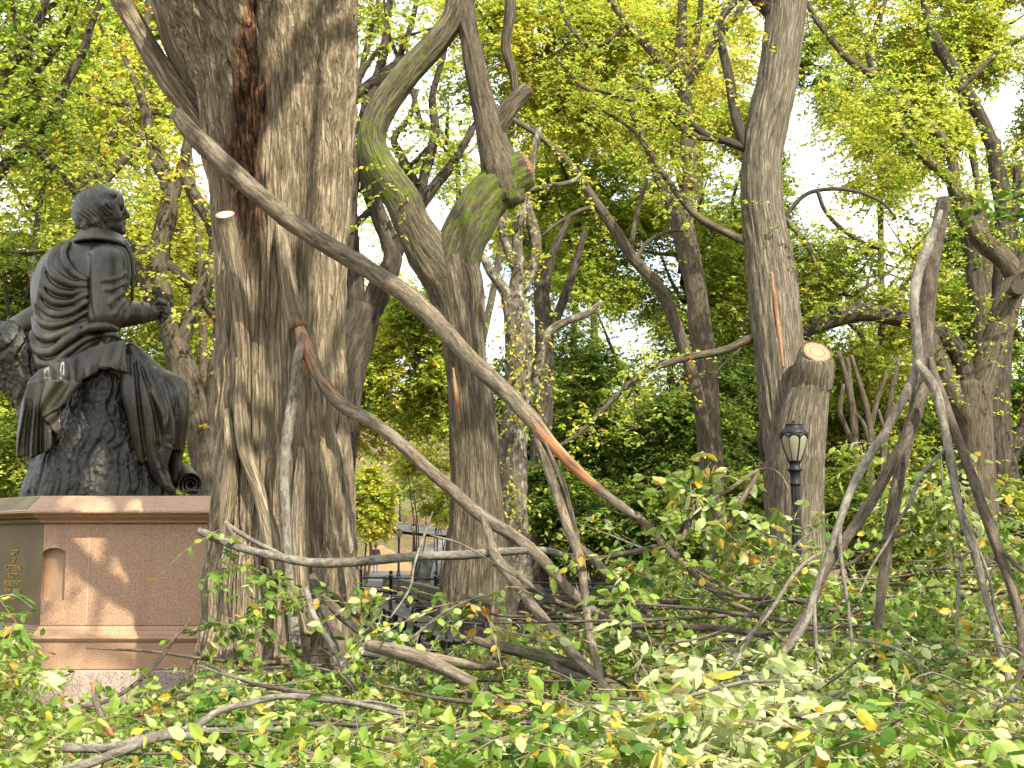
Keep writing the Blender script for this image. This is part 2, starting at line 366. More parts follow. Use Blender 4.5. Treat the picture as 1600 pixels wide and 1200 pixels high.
# ================================================================ SETTING
def ground_mat():
    s = NT('leaf_litter_ground'); c = s.coord('Object')
    v = s.n('ShaderNodeTexVoronoi', Scale=11.0, Randomness=1.0); s.set(v.inputs['Vector'], c)
    leafc = s.ramp(v.outputs['Color'], [(.1, (.06, .04, .022)), (.35, (.13, .085, .045)), (.55, (.20, .12, .05)), (.72, (.26, .17, .05)), (.85, (.10, .085, .03)), (.95, (.07, .10, .02))])
    soil = s.ramp(s.noise(c, 18, 5), [(.35, (.035, .026, .018)), (.65, (.11, .085, .055))])
    col = s.mix(s.ramp(s.noise(c, 2.3, 4), [(.40, (0, 0, 0)), (.58, (1, 1, 1))]), soil, leafc)
    grass = s.ramp(s.noise(c, 25, 4), [(.35, (.035, .06, .012)), (.65, (.10, .13, .03))])
    far = s.ramp(s.noise(c, .05, 3), [(.47, (0, 0, 0)), (.56, (1, 1, 1))])
    col = s.mix(s.math('MULTIPLY', far, .35), col, grass)
    s.pbr(col, .9, s.bump(s.math('ADD', v.outputs['Distance'], s.noise(c, 30, 4)), .6, .03), spec=.15); return s.m
xs = np.concatenate([-np.geomspace(600, 10, 26), np.linspace(-9, 9, 91), np.geomspace(10, 600, 26)])
ys = np.concatenate([[-300, -120, -60, -30, -15, -8, -4, -2, 0, 1, 2, 3], np.linspace(3.3, 20, 84), np.geomspace(20.6, 900, 74)])
gx, gy = np.meshgrid(xs, ys, indexing='ij'); gz = ground(gx, gy)
nx, ny = gx.shape; I = np.arange(nx-1)[:, None]*ny+np.arange(ny-1)[None]
obj('ground', mesh('ground', np.stack([gx, gy, gz], -1).reshape(-1, 3), np.stack([I, I+ny, I+ny+1, I+1], -1).reshape(-1, 4), ground_mat()))['kind'] = 'structure'
def ribbon(name, pts, w, mat, lift=.006, step=.8):
    C = spline(np.array(pts, float), step); T = nrm(np.gradient(C, axis=0)); N = np.stack([-T[:, 1], T[:, 0]], 1)
    k = 7; u = np.linspace(-.5, .5, k)*w; X = C[:, None, :2]+N[:, None]*u[None, :, None]
    Z = np.maximum(ground(X[..., 0], X[..., 1]), ground(C[:, 0], C[:, 1])[:, None]-.05)+lift
    m = len(C); I = np.arange(m-1)[:, None]*k+np.arange(k-1)[None]
    o = obj(name, mesh(name, np.concatenate([X, Z[..., None]], -1).reshape(-1, 3), np.stack([I, I+1, I+k+1, I+k], -1).reshape(-1, 4), mat)); o['kind'] = 'structure'; return o
s = NT('asphalt_path'); c = s.coord(); s.pbr(s.ramp(s.noise(c, 3, 5), [(.3, (.045, .044, .042)), (.7, (.085, .082, .078))]), .85); M_ASPH = s.m
ribbon('path', [(-1.2, 19), (-3.6, 30), (-6.2, 48), (-8.2, 70), (-10, 88)], 5.2, M_ASPH, .02)
ribbon('path', [(9, 17), (2.2, 21.5), (-2.0, 26)], 3.4, M_ASPH, .026)
ribbon('path', [(-40, 128), (-18, 122), (-6, 112), (10, 110), (30, 118)], 3.4, M_ASPH, .05, 3)
# bark-mulch heap by the far path
def mound(name, c, rx, ry, h, mat, label, cat, n=40, lump=.25):
    a = np.linspace(0, 2*np.pi, n*2, endpoint=False); r = np.linspace(0, 1, n)
    A, Rr = np.meshgrid(a, r, indexing='ij'); X = c[0]+np.cos(A)*Rr*rx; Y = c[1]+np.sin(A)*Rr*ry
    Z = ground(X, Y)-.05+h*(1-sstep(0, 1, Rr))*(1+lump*fbm(np.stack([X*.9, Y*.9, 0*X], -1), 3))
    I = np.arange(2*n)[:, None]*n+np.arange(n-1)[None]; J = ((np.arange(2*n)+1) % (2*n))[:, None]*n+np.arange(n-1)[None]
    return tag(obj(name, mesh(name, np.stack([X, Y, Z], -1).reshape(-1, 3), np.stack([I, J, J+1, I+1], -1).reshape(-1, 4), mat), loc=(c[0], c[1], float(ground(*c)))), label, cat)
s = NT('wood_mulch'); c = s.coord(); s.pbr(s.ramp(s.noise(c, 9, 6, .7), [(.3, (.13, .07, .03)), (.55, (.28, .175, .08)), (.75, (.36, .26, .15))]), .9, s.bump(s.noise(c, 14, 5), .8, .15)); M_MULCH = s.m
pm = at(600, 868, 88); mound('mulch_heap', (float(pm[0]), 88.0), 2.7, 1.8, 1.7, M_MULCH, 'heap of tan wood mulch behind the walker in a dark jacket', 'mulch heap')

# ================================================================ TREES
def limb_rows(l, Y): return px(l, Y)
def build_tree(name, label, Y, trunk, limbs=(), mat=M_MID, group=None, n=22, step=.16, amp=.10, freq=1.2, leaves=None, sub=None, knob=.0, cut_trunk=False, moss=None, twigs=None, flare=1.5, cat='tree', limb_mats=None):
    P = px(trunk, Y); g = grounded(P, flare) if flare else P
    mo = None
    if moss is not None: mo = np.concatenate([np.full(len(g)-len(P), moss[0]), moss])
    o = thing(name, label, cat, (g[0][0], g[0][1], g[0][2]), group)
    t = Tubes().add(g, n, step, amp, freq, moss=mo, knob=knob, cut=cut_trunk)
    obj('trunk', t.mesh('trunk', mat), o)
    paths = [t.paths[0]]
    for i, l in enumerate(limbs):
        opt = {}
        if isinstance(l, tuple): l, opt = l
        opt = dict(opt); lab = opt.pop('label', None); nm = opt.pop('name', 'limb'); lm = opt.pop('mat', mat); sub_ = opt.pop('subs', [])
        tt = Tubes().add(px(l, Y), opt.pop('n', 12), opt.pop('step', .14), opt.pop('amp', amp*1.1), freq*1.3, knob=knob, **opt)
        for s2 in sub_: tt.add(px(s2, Y), 8, .14, amp, freq*1.4)
        q = obj(nm, tt.mesh(nm, lm), o); paths += tt.paths
        if lab: q['label'] = lab
    if leaves is not None or twigs:
        L = leaves or Leaves()
        obj('crown', L.mesh('crown', M_LEAF, T_FAR, M_TWIG), o)
    return o, paths
def dress(L, paths, n, size, hue, spread=.6, tmin=.25, Lf=12, hvar=.1, length=.5, twig=.006, odd=.06, skip=1):
    """leafy twigs growing from the limbs"""
    for P in paths[skip:]:
        m = len(P); k = np.minimum((rng.uniform(tmin, 1.0, n)*m).astype(int), m-1)
        d = rng.normal(0, 1, (n, 3)); d[:, 2] = d[:, 2]*.5+.1
        L.sprays(P[k, :3]+rng.normal(0, spread, (n, 3))*rng.random((n, 1)), d, length*rng.uniform(.5, 1.4, n), Lf, size, hue+rng.normal(0, .06), hvar, twig=twig, odd=odd)
def pblob(L, pxx, pyy, Y, rx, ry, n, Lf=12, size=.09, hue=.6, hvar=.1, depth=.7, **kw):
    k = mpp(pyy, Y); blob_sprays(L, at(pxx, pyy, Y), (rx*k, rx*k*depth, ry*k), n, Lf, size, hue, hvar, **kw)

# --- the great elm in front (own high-resolution furrows)
def elm_disp(th, P, rr, bk, U, Vv):
    ct, st_ = np.cos(th)[None, :]*rr, np.sin(th)[None, :]*rr; s_ = bk[..., 2]
    warp = vn(np.stack([ct*2.2, st_*2.2, s_*1.0], -1))*.05
    q = np.stack([ct+warp, st_+warp*.7, s_*.065], -1)
    r1 = 1-1.25*np.exp(-(vn(q*17)/.20)**2)-.35*np.exp(-(vn(q*31+5)/.16)**2); r2 = 1-np.abs(vn(np.stack([ct*27+warp*40, st_*27, s_*2.1], -1)))
    low = vn(np.stack([ct*2.6, st_*2.6, s_*.22], -1))*.035+vn(np.stack([ct*1.4, st_*1.4, s_*.12+9], -1))*.05
    plates = vn(np.stack([ct*17, st_*17, s_*6], -1))*.009
    dr = low+(.034+.01*plates*100)*(r1-.62)+.026*(r2-.6)+plates
    X = P[:, None, :]+U[:, None, :]*(np.cos(th)[None, :]*rr)[..., None]+Vv[:, None, :]*(np.sin(th)[None, :]*rr)[..., None]
    qx, qy = proj(X.reshape(-1, 3)); qx = qx.reshape(rr.shape); qy = qy.reshape(rr.shape)
    front = (np.cos(th)[None, :] > -.2)
    seam = np.interp(qy, [-300, 0, 60, 140, 250, 420, 520], [388, 390, 392, 396, 384, 402, 408])
    wd = np.interp(qy, [-300, 0, 100, 250, 420, 520], [26, 22, 22, 26, 20, 12]); amt = np.interp(qy, [-300, 0, 30, 120, 260, 470, 560], [.34, .22, .12, .07, .045, .02, 0])
    g = np.exp(-((qx-seam)/wd)**2)*front; dr = dr-amt*g
    sn = fbm(np.stack([qx*.05, qy*.012, 0*qx], -1), 3)
    swd = np.interp(qy, [0, 40, 130, 260, 420, 600], [10, 18, 25, 30, 17, 6])
    stain = np.clip(np.exp(-((qx-seam+6)/swd)**2)*1.25*np.interp(qy, [-20, 10, 330, 560], [1, 1, .95, .0])+sn*.35*np.exp(-((qx-seam)/60)**2), 0, 1)*front
    stain = np.where(stain > .42, np.minimum(1, stain*1.3), stain*.45)*np.interp(qy, [300, 560], [1, .0])
    k = np.exp(-(((qx-517)/16)**2+((qy-136)/17)**2))*front; dr = dr+.045*k-.05*np.exp(-(((qx-519)/5)**2+((qy-138)/6)**2))*front
    k2 = np.exp(-((qy-130-4*np.sin(qx*.08))/3.5)**2)*(qx > 455)*(qx < 520)*front; dr = dr-.016*k2
    return dr, stain
elmY = 12.0
tr = [(433, 1010, 252), (437, 975, 242), (438, 900, 236), (440, 830, 222), (441, 750, 212), (439, 670, 202), (438, 600, 196), (438, 520, 190), (438, 440, 192), (438, 350, 200), (437, 280, 208), (435, 200, 222), (430, 130, 238), (420, 60, 262), (408, 0, 292), (402, -40, 306)]
Pg = px(tr, elmY); Pg = np.concatenate([[[Pg[0][0], 12, .05, Pg[0][3]*1.16]], Pg])
elm = thing('elm_tree', 'massive furrowed elm trunk with a dark wet seam beside the bronze statue', 'tree', (Pg[0][0], 12, .05))
t = Tubes().add(Pg, 460, .022, .0, 1, disp=elm_disp)
obj('trunk', t.mesh('trunk', M_ELM), elm)
def elm_limb(pts, lab, Y=elmY, n=140, **kw):
    def dsp(th, P, rr, bk, U, Vv):
        ct, st_ = np.cos(th)[None, :]*rr, np.sin(th)[None, :]*rr; s_ = bk[..., 2]
        w = vn(np.stack([ct*2.2, st_*2.2, s_*1.3], -1))*.1
        return .045*(1-np.abs(vn(np.stack([(ct+w)*15, (st_+w)*15, s_*1.5], -1)))-.6)+vn(np.stack([ct*3, st_*3, s_*.4], -1))*.03, 0*rr
    o = obj('limb', Tubes().add(px(pts, Y), n, .03, 0, 1, disp=dsp, **kw).mesh('limb', M_ELM), elm); o['label'] = lab
elm_limb([(346, 50, 140), (334, -60, 142), (296, -200, 136), (230, -420, 110), (190, -640, 60)], 'left fork of the elm trunk')
elm_limb([(478, 60, 150), (480, -60, 152), (500, -200, 146), (540, -420, 120), (560, -640, 70)], 'right fork of the elm trunk')
elm_limb([(352, 330, 22), (338, 258, 28), (310, 186, 27), (262, 122, 25), (212, 40, 23), (168, -40, 21), (120, -160, 16)], 'grey side limb leaning left', 12.4, 40)
elm_limb([(330, 190, 24), (304, 142, 27), (270, 62, 25), (244, -30, 23), (216, -160, 18)], 'second side limb close to the trunk', 12.5, 40)
elm_limb([(270, 120, 10), (232, 62, 14), (196, 10, 15), (168, -40, 12)], 'thin side limb', 12.6, 20)
def elm_strand(nm, pts, lab, mat=M_ELM, **kw):
    o = obj(nm, Tubes().add(px(pts, None), 20, .04, .16, 2, **kw).mesh(nm, mat, M_CUTP), elm); o['label'] = lab
elm_strand('sawn_stub', [(384, 640, 14, 11.45), (380, 540, 22, 11.42), (372, 450, 27, 11.38), (360, 385, 29, 11.30), (354, 352, 28, 11.25), (351, 335, 28, 11.195)], 'sawn stub with a pale cut face', cut=True)
elm_strand('bark_strand', [(374, 560, 14, 11.42), (376, 640, 22, 11.33), (384, 705, 24, 11.30), (404, 765, 24, 11.27), (418, 815, 26, 11.22), (430, 868, 28, 11.15), (436, 900, 20, 11.1)], 'root-like strand running down the bark')
elm_strand('bark_strand', [(436, 340, 10, 11.42), (441, 380, 20, 11.34), (449, 430, 28, 11.27), (458, 480, 30, 11.22), (466, 512, 26, 11.2)], 'ridge of bark above the torn limb', wound=[0, 0, 0, .2, .5])
elm_strand('bark_strand', [(470, 700, 10, 11.38), (468, 760, 22, 11.28), (466, 840, 26, 11.2), (472, 930, 28, 11.12), (484, 990, 26, 11.05)], 'brown strand beside the pale stick')
elm_strand('bark_strand', [(356, 640, 12, 11.46), (362, 720, 24, 11.4), (354, 800, 24, 11.38), (348, 850, 14, 11.36)], 'short strand low on the left')

# --- forked tree with the mossy limbs
T2Y = 19.0
def furrow(seed, a=.05, fr=9):
    def d(th, P, rr, bk, U, Vv):
        ct, st_ = np.cos(th)[None, :]*rr, np.sin(th)[None, :]*rr; s_ = bk[..., 2]
        w = vn(np.stack([ct*2, st_*2, s_*1.1+seed], -1))*.12
        return a*(1-np.abs(vn(np.stack([(ct+w)*fr, (st_+w)*fr, s_*.9+seed], -1)))-.6)+a*.35*vn(np.stack([ct*fr*2.4, st_*fr*2.4, s_*2.4], -1))+vn(np.stack([ct*1.6, st_*1.6, s_*.3+seed], -1))*.05, 0*rr
    return d
def big_tree(name, label, Y, trunk, limbs, mat, group=None, n=150, step=.05, flare=1.35, moss=None, dis=None, tcut=False):
    P = px(trunk, Y); g = grounded(P, flare)
    o = thing(name, label, 'tree', g[0][:3], group)
    mo = None if moss is None else np.concatenate([np.full(len(g)-len(P), moss[0]), moss])
    T = Tubes().add(g, n, step, 0, 1, moss=mo, disp=dis or furrow(3)); obj('trunk', T.mesh('trunk', mat), o); paths = list(T.paths)
    for i, (l, opt) in enumerate(limbs):
        opt = dict(opt); nm = opt.pop('name', 'limb'); lab = opt.pop('label', None); lm = opt.pop('mat', mat); nn = opt.pop('n', 60); rough = opt.pop('rough', True); st = opt.pop('st', .05)
        TT = Tubes().add(px(l, Y), nn, st, .05, 1.5, disp=furrow(10+i*3, .035, 11) if rough else None, **opt)
        q = obj(nm, TT.mesh(nm, lm), o); paths += TT.paths
        if lab: q['label'] = lab
    return o, paths
t2, t2p = big_tree('elm_tree', 'forked elm with one snaking mossy limb and one thick mossy stub', T2Y,
    [(738, 950, 108), (742, 860, 88), (743, 760, 69), (737, 650, 67), (727, 560, 64), (721, 500, 66), (716, 450, 74), (708, 405, 66)],
    [([(716, 505, 45), (702, 440, 67), (672, 396, 63), (645, 350, 54), (628, 308, 54), (596, 264, 50), (581, 218, 43), (600, 166, 42), (640, 112, 40), (684, 64, 37), (710, 22, 34), (722, -50, 32), (742, -180, 25)],
      dict(n=90, moss=[.15, .28, .36, .32, .48, .52, .48, .40, .44, .40, .32, .15, 0], label='snaking limb with green moss')),
     ([(712, 505, 46), (708, 440, 68), (722, 380, 70), (752, 322, 66), (786, 285, 62), (812, 268, 58), (824, 262, 52)],
      dict(n=90, moss=[.1, .28, .45, .50, .56, .55, .2], wound=[0, 0, 0, 0, 0, .1, .55], label='thick mossy stub with a broken end')),
     ([(796, 318, 46), (787, 278, 60), (771, 228, 46), (760, 180, 38), (748, 130, 36), (738, 80, 33), (729, 30, 32), (722, -60, 30), (716, -200, 24)], dict(moss=[.45, .38, .15, 0, 0, 0, 0, 0, 0], wound=[0, 0, 0, .25, .3, .2, 0, 0, 0], mat=M_MID, label='dark upright limb')),
     ([(768, 222, 26), (790, 178, 32), (812, 152, 30), (826, 138, 25)], dict(moss=[.2, .3, .3, .1], wound=[0, 0, 0, .4], label='short broken side limb')),
     ([(806, 160, 16), (803, 120, 20), (791, 75, 20), (796, 20, 21), (800, -60, 19), (808, -180, 14)], dict(n=30, label='thin upright limb')),
     ([(655, 86, 12), (648, 98, 22), (646, 104, 24)], dict(n=20, name='broken_stub', rough=False, wound=[0, .4, .8]))], M_ELMD)
L = Leaves(); S_ = at(np.array([612, 620, 630, 605, 600, 640]), np.array([285, 300, 310, 262, 275, 300]), 18.6)
L.sprays(S_, rng.normal(0, 1, (6, 3)), .5, 9, .10, .6, odd=.35, twig=.005); obj('sprout', L.mesh('sprout', M_LEAF, T_FAR, M_TWIG), t2)

# --- right-hand trunk with the sawn face
T3Y = 24.0
t3, t3p = big_tree('elm_tree', 'tall leaning elm with a round sawn face, behind the street lamp', T3Y,
    [(1236, 930, 96), (1237, 860, 87), (1236, 760, 82), (1230, 680, 79), (1220, 600, 70), (1213, 520, 71), (1206, 440, 73), (1197, 370, 67), (1190, 310, 60), (1190, 250, 60), (1199, 190, 63), (1212, 130, 63), (1221, 70, 62), (1228, 0, 63), (1224, -80, 70), (1210, -220, 60)],
    [([(1246, 940, 92, 23.9), (1244, 860, 84, 23.85), (1242, 790, 82, 23.75), (1245, 725, 80, 23.6), (1254, 655, 70, 23.4), (1267, 592, 60, 23.3)], dict(n=110, label='stump of a limb below the sawn face')),
     ([(1168, 236, 14), (1156, 205, 18), (1146, 165, 16), (1139, 120, 15), (1127, 70, 14), (1120, 45, 12), (1138, 14, 11), (1170, -14, 10)], dict(n=20, rough=False, mat=M_DARK, label='dark upright side limb')),
     ([(1172, 236, 14), (1140, 222, 13), (1105, 212, 12), (1075, 190, 11), (1040, 172, 9), (990, 158, 6), (930, 140, 4)], dict(n=14, rough=False, mat=M_DARK)),
     ([(1120, 218, 9), (1075, 210, 9), (1040, 175, 8), (1010, 140, 5)], dict(n=12, rough=False, mat=M_DARK)),
     ([(1176, 384, 13), (1140, 366, 12), (1095, 342, 12), (1065, 312, 10), (1030, 262, 9), (990, 205, 7), (940, 170, 5)], dict(n=14, rough=False, mat=M_MID)),
     ([(1200, 518, 15), (1170, 530, 14), (1130, 548, 13), (1070, 560, 11), (1010, 582, 9), (960, 622, 8), (905, 676, 7), (860, 705, 5)], dict(n=14, rough=False, mat=M_MID, label='long thin limb drooping left')),
     ([(1228, 30, 40), (1196, 6, 30), (1170, -20, 26), (1140, -70, 20)], dict(n=30, mat=M_DARK)),
     ([(1222, 352, 6), (1240, 322, 7), (1268, 300, 7), (1320, 296, 6), (1372, 312, 5), (1400, 340, 3)], dict(n=10, rough=False, mat=M_DARK)),
     ([(1278, 300, 7), (1290, 330, 7), (1318, 360, 7), (1360, 384, 6), (1410, 400, 3)], dict(n=10, rough=False, mat=M_DARK)),
     ([(1226, 340, 7), (1245, 362, 9), (1262, 384, 8), (1282, 430, 5)], dict(n=10, rough=False)),
     ([(1200, 640, 20), (1193, 675, 22), (1190, 690, 20), (1196, 720, 16)], dict(n=24, mat=M_DARK, name='burl'))], M_ELM2)
# sawn face: disc set on the stub, tipped up and towards the path
c0 = at(1277, 550, T3Y-.95); nd = nrm(np.array([.16, -.72, .66])); rad = 23*mpp(550, T3Y)
T = Tubes(); st0 = at(1268, 600, T3Y-.66)
T.add(np.array([[*st0, rad*1.38], [*(st0*.45+c0*.55), rad*1.28], [*(c0-nd*.10), rad*1.12], [*c0, rad]]), 60, .03, .03, 2, disp=furrow(8, .02, 11), cut=True)
obj('sawn_limb_end', T.mesh('sawn_limb_end', M_ELM2), t3)['label'] = 'sawn end with growth rings'
for p_, o_, y_ in (([(1205, 425, 3), (1211, 470, 7), (1217, 520, 8), (1224, 575, 4)], t3, 23.55), ([(708, 575, 3), (712, 610, 7), (718, 660, 4)], t2, 18.63)):
    q_ = obj('bark_crack', Tubes().add(px(p_, y_), 10, .05, .2, 4, wound=[.7]*len(p_)).mesh('bark_crack', M_ELM2), o_); q_['label'] = 'reddish crack in the bark'
L = Leaves(); S_ = at(np.array([1140, 1150, 1135, 1160, 1125, 1175, 1120, 1190]), np.array([60, 90, 120, 40, 30, 20, 75, 50]), 23.6)
L.sprays(S_, rng.normal(0, 1, (8, 3)), .6, 10, .12, .62, odd=.2, twig=.005)
L.sprays(at(np.array([1285, 1300, 1295, 1310, 1290]), np.array([555, 565, 545, 560, 570]), 23.4), rng.normal(0, 1, (5, 3)), .4, 7, .11, .5, twig=.004)
dress(L, t3p[3:8]+t3p[9:11], 50, .10, .60, .5, .3, 11, length=.6, skip=0)
obj('crown', L.mesh('crown', M_LEAF, T_FAR, M_TWIG), t3)

# --- dark multi-stemmed tree between the two big trunks
L = Leaves()
t4, t4p = build_tree('woodland_tree', 'dark many-limbed tree seen between the great elm and the forked mossy elm', 22.0,
    [(520, 900, 64), (526, 760, 58), (534, 650, 56), (541, 590, 54), (556, 525, 54), (572, 478, 48)],
    [[(560, 530, 38), (556, 460, 34), (549, 400, 28), (546, 330, 25), (556, 250, 22), (572, 170, 18), (598, 90, 14), (612, -20, 10)],
     [(568, 510, 40), (592, 450, 38), (614, 400, 30), (592, 340, 26), (578, 295, 24), (566, 235, 20), (588, 160, 15), (636, 60, 10), (660, -40, 6)],
     [(608, 420, 28), (640, 350, 22), (668, 305, 20), (702, 262, 17), (722, 230, 13), (750, 180, 8)],
     [(630, 362, 20), (652, 320, 20), (666, 262, 17), (680, 205, 15), (676, 150, 12), (694, 80, 8), (700, 20, 5)],
     [(650, 290, 14), (625, 240, 12), (616, 215, 11), (640, 182, 9), (652, 140, 7)],
     [(556, 250, 14), (582, 190, 15), (560, 140, 14), (545, 110, 12), (530, 70, 9)],
     [(541, 165, 22), (570, 140, 21), (612, 108, 20), (652, 84, 18), (684, 52, 15), (706, 0, 12), (720, -60, 9)],
     [(547, 150, 8), (575, 100, 8), (600, 70, 7), (640, 55, 5), (690, 40, 4)],
     [(562, 300, 9), (600, 262, 8), (640, 258, 7), (668, 230, 5)],
     [(556, 350, 12), (585, 322, 10), (610, 290, 8), (630, 240, 6)],
     [(660, 200, 8), (640, 130, 8), (610, 60, 6), (600, 0, 4)]], M_DARK, n=20, step=.15, amp=.14, knob=.3)
o = t4
L = Leaves(); dress(L, t4p, 18, .11, .60, .6, .45, 10, length=.6, odd=.05)
obj('crown', L.mesh('crown', M_LEAF, T_FAR, M_TWIG), t4)

# --- trees behind the statue
t5, t5p = build_tree('woodland_tree', 'slender tree with a crooked double trunk just behind the writing hand', 20.0,
    [(330, 860, 50), (322, 740, 44), (311, 660, 43), (294, 600, 41), (278, 550, 38), (263, 505, 34), (252, 450, 31), (247, 405, 29)],
    [[(248, 430, 34), (253, 370, 32), (266, 320, 28), (262, 280, 27), (243, 245, 24), (236, 215, 18), (220, 150, 12), (190, 80, 7)],
     [(264, 330, 22), (276, 290, 20), (288, 250, 17), (300, 200, 14), (330, 150, 9)],
     [(262, 510, 26), (240, 470, 26), (225, 430, 20), (205, 395, 14), (190, 350, 9)],
     [(276, 552, 24), (296, 500, 24), (320, 440, 24), (338, 385, 22), (325, 340, 22), (300, 300, 18), (285, 260, 12)],
     ([(350, 510, 15), (325, 478, 15), (300, 446, 15), (270, 420, 16), (240, 402, 15), (205, 382, 14), (180, 350, 12), (160, 320, 9)], dict(mat=M_DARK)),
     [(324, 700, 26), (332, 650, 26), (338, 590, 30), (346, 520, 28), (352, 440, 24)]], M_MID, n=20, step=.12, amp=.13, knob=.35)
L = Leaves(); dress(L, t5p, 50, .10, .70, .8, .2, 11, length=.6, odd=.05)
obj('crown', L.mesh('crown', M_LEAF, T_FAR, M_TWIG), t5)
t6, t6p = build_tree('woodland_tree', 'dark tree at the left edge with limbs reaching up to the right', 17.0,
    [(-110, 900, 60), (-100, 600, 52), (-78, 420, 44), (-55, 330, 36)],
    [[(-60, 340, 30), (-15, 285, 24), (30, 236, 20), (62, 205, 18), (88, 172, 16), (103, 130, 15), (128, 85, 14), (142, 40, 12), (158, 0, 10), (176, -60, 7)],
     [(-70, 400, 26), (-40, 230, 24), (-15, 160, 22), (12, 110, 20), (42, 66, 17), (66, 20, 14), (80, -40, 10)],
     [(34, 236, 16), (56, 225, 15), (72, 250, 14), (96, 275, 13), (118, 302, 9)],
     [(20, 190, 12), (36, 160, 13), (50, 125, 12), (72, 95, 11), (92, 70, 9), (110, 40, 6)],
     [(-50, 330, 16), (-20, 240, 16), (6, 190, 14), (12, 150, 10)],
     [(86, 190, 8), (70, 160, 8), (58, 140, 6)],
     [(-60, 400, 8), (0, 395, 7), (45, 397, 6), (90, 388, 5), (112, 372, 3)],
     [(48, 92, 10), (30, 60, 9), (20, 10, 7), (12, -40, 5)]], M_DARK, n=16, step=.12, amp=.12, knob=.25)
L = Leaves(); dress(L, t6p, 70, .09, .50, .7, .2, 12, length=.55, odd=.03)
obj('crown', L.mesh('crown', M_LEAF, T_FAR, M_TWIG), t6)
L = Leaves()
t6b, p_ = build_tree('woodland_tree', 'thin grey tree with bowed limbs in the yellow leaves above the statue', 27.0,
    [(150, 900, 40), (150, 600, 34), (146, 420, 28), (140, 300, 24)],
    [[(140, 320, 22), (142, 270, 20), (135, 235, 18), (112, 205, 15), (95, 190, 12)], [(140, 330, 18), (118, 285, 18), (90, 262, 16), (66, 250, 12)],
     [(142, 290, 12), (165, 230, 12), (190, 190, 11), (205, 170, 9), (170, 140, 8), (150, 130, 6)],
     [(146, 300, 16), (200, 240, 15), (230, 195, 15), (232, 150, 14), (228, 90, 12), (230, 30, 10), (232, -40, 8)],
     [(232, 180, 12), (262, 150, 12), (280, 120, 10), (250, 95, 9), (215, 105, 8), (180, 70, 7), (150, 30, 5)],
     [(60, 120, 6), (110, 140, 6), (170, 160, 6), (225, 172, 6), (275, 185, 5)]], M_MID, n=14, step=.15, amp=.12, knob=.2)
dress(L, p_, 60, .12, .74, 1.2, .1, 11, length=.7, odd=.04); obj('crown', L.mesh('crown', M_LEAF, T_FAR, M_TWIG), t6b)

# --- centre
t7, t7p = build_tree('woodland_tree', 'pale lichened trunk with yellow vine leaves right of the forked elm', 23.0,
    [(806, 900, 50), (802, 740, 44), (806, 640, 42), (812, 560, 44), (808, 490, 42), (800, 462, 36)],
    [[(806, 490, 24), (790, 456, 20), (772, 432, 17), (758, 408, 13), (745, 380, 8)], [(804, 480, 30), (812, 430, 24), (808, 385, 20), (816, 330, 18), (830, 262, 14), (842, 200, 10)],
     [(812, 455, 22), (832, 420, 20), (838, 380, 18), (826, 330, 16), (822, 290, 12)], [(806, 420, 16), (792, 385, 14), (782, 345, 12), (790, 300, 9)],
     [(822, 640, 14), (838, 590, 15), (846, 545, 15), (862, 515, 14), (890, 500, 13), (918, 490, 11), (940, 470, 6)], [(818, 300, 8), (850, 292, 8), (890, 285, 7), (912, 270, 5)]], M_LICH, n=22, step=.1, amp=.16, freq=2, knob=.5)
L = Leaves(); dress(L, t7p, 14, .09, .66, .5, .2, 10, length=.45, odd=.15)
for k in range(70):
    q = t7p[0][rng.integers(len(t7p[0])//3, len(t7p[0]))]; L.sprays((q[:3]+np.array([rng.normal(0, .25), -.35, 0]))[None], [[rng.normal(), -.3, -.8]], .5, 7, .09, .68, odd=.2)
obj('crown', L.mesh('crown', M_LEAF, T_FAR, M_TWIG), t7)
build_tree('woodland_tree', 'dark trunk in the deep shade right of the lichened trunk', 27.0, [(838, 880, 38), (842, 760, 34), (848, 650, 32), (852, 590, 30), (850, 520, 26), (846, 440, 22)],
    [[(850, 540, 16), (880, 470, 15), (900, 410, 12), (915, 360, 9)], [(850, 470, 14), (862, 400, 12), (890, 340, 8)]], M_DARK, n=16)
L = Leaves()
t8, t8p = build_tree('woodland_tree', 'brown trunk leaning left beyond the tips of the long fallen pole', 30.0,
    [(1122, 930, 44), (1120, 860, 42), (1112, 760, 40), (1106, 640, 38), (1096, 520, 36), (1082, 420, 34), (1064, 350, 32), (1052, 310, 28)],
    [[(1060, 345, 26), (1045, 310, 24), (1024, 262, 16), (1005, 215, 12), (985, 170, 8)], [(1066, 352, 26), (1078, 300, 24), (1075, 230, 24), (1070, 160, 22), (1064, 90, 19), (1066, 20, 16), (1070, -60, 12)],
     [(1072, 130, 16), (1100, 90, 15), (1128, 50, 13), (1160, 10, 10), (1180, -40, 7)], [(1074, 150, 18), (1045, 110, 17), (1010, 70, 15), (975, 30, 13), (940, -20, 9)],
     [(1068, 140, 14), (1080, 100, 13), (1092, 40, 10), (1096, -20, 7)], [(975, 40, 8), (940, 70, 7), (905, 60, 7), (880, 20, 6), (872, -20, 4)],
     [(1010, 130, 7), (960, 150, 7), (910, 135, 6), (870, 90, 5)]], M_MID, n=20, step=.15, amp=.1)
dress(L, t8p, 90, .10, .64, 1.2, .1, 12, length=.7, odd=.05); obj('crown', L.mesh('crown', M_LEAF, T_FAR, M_TWIG), t8)
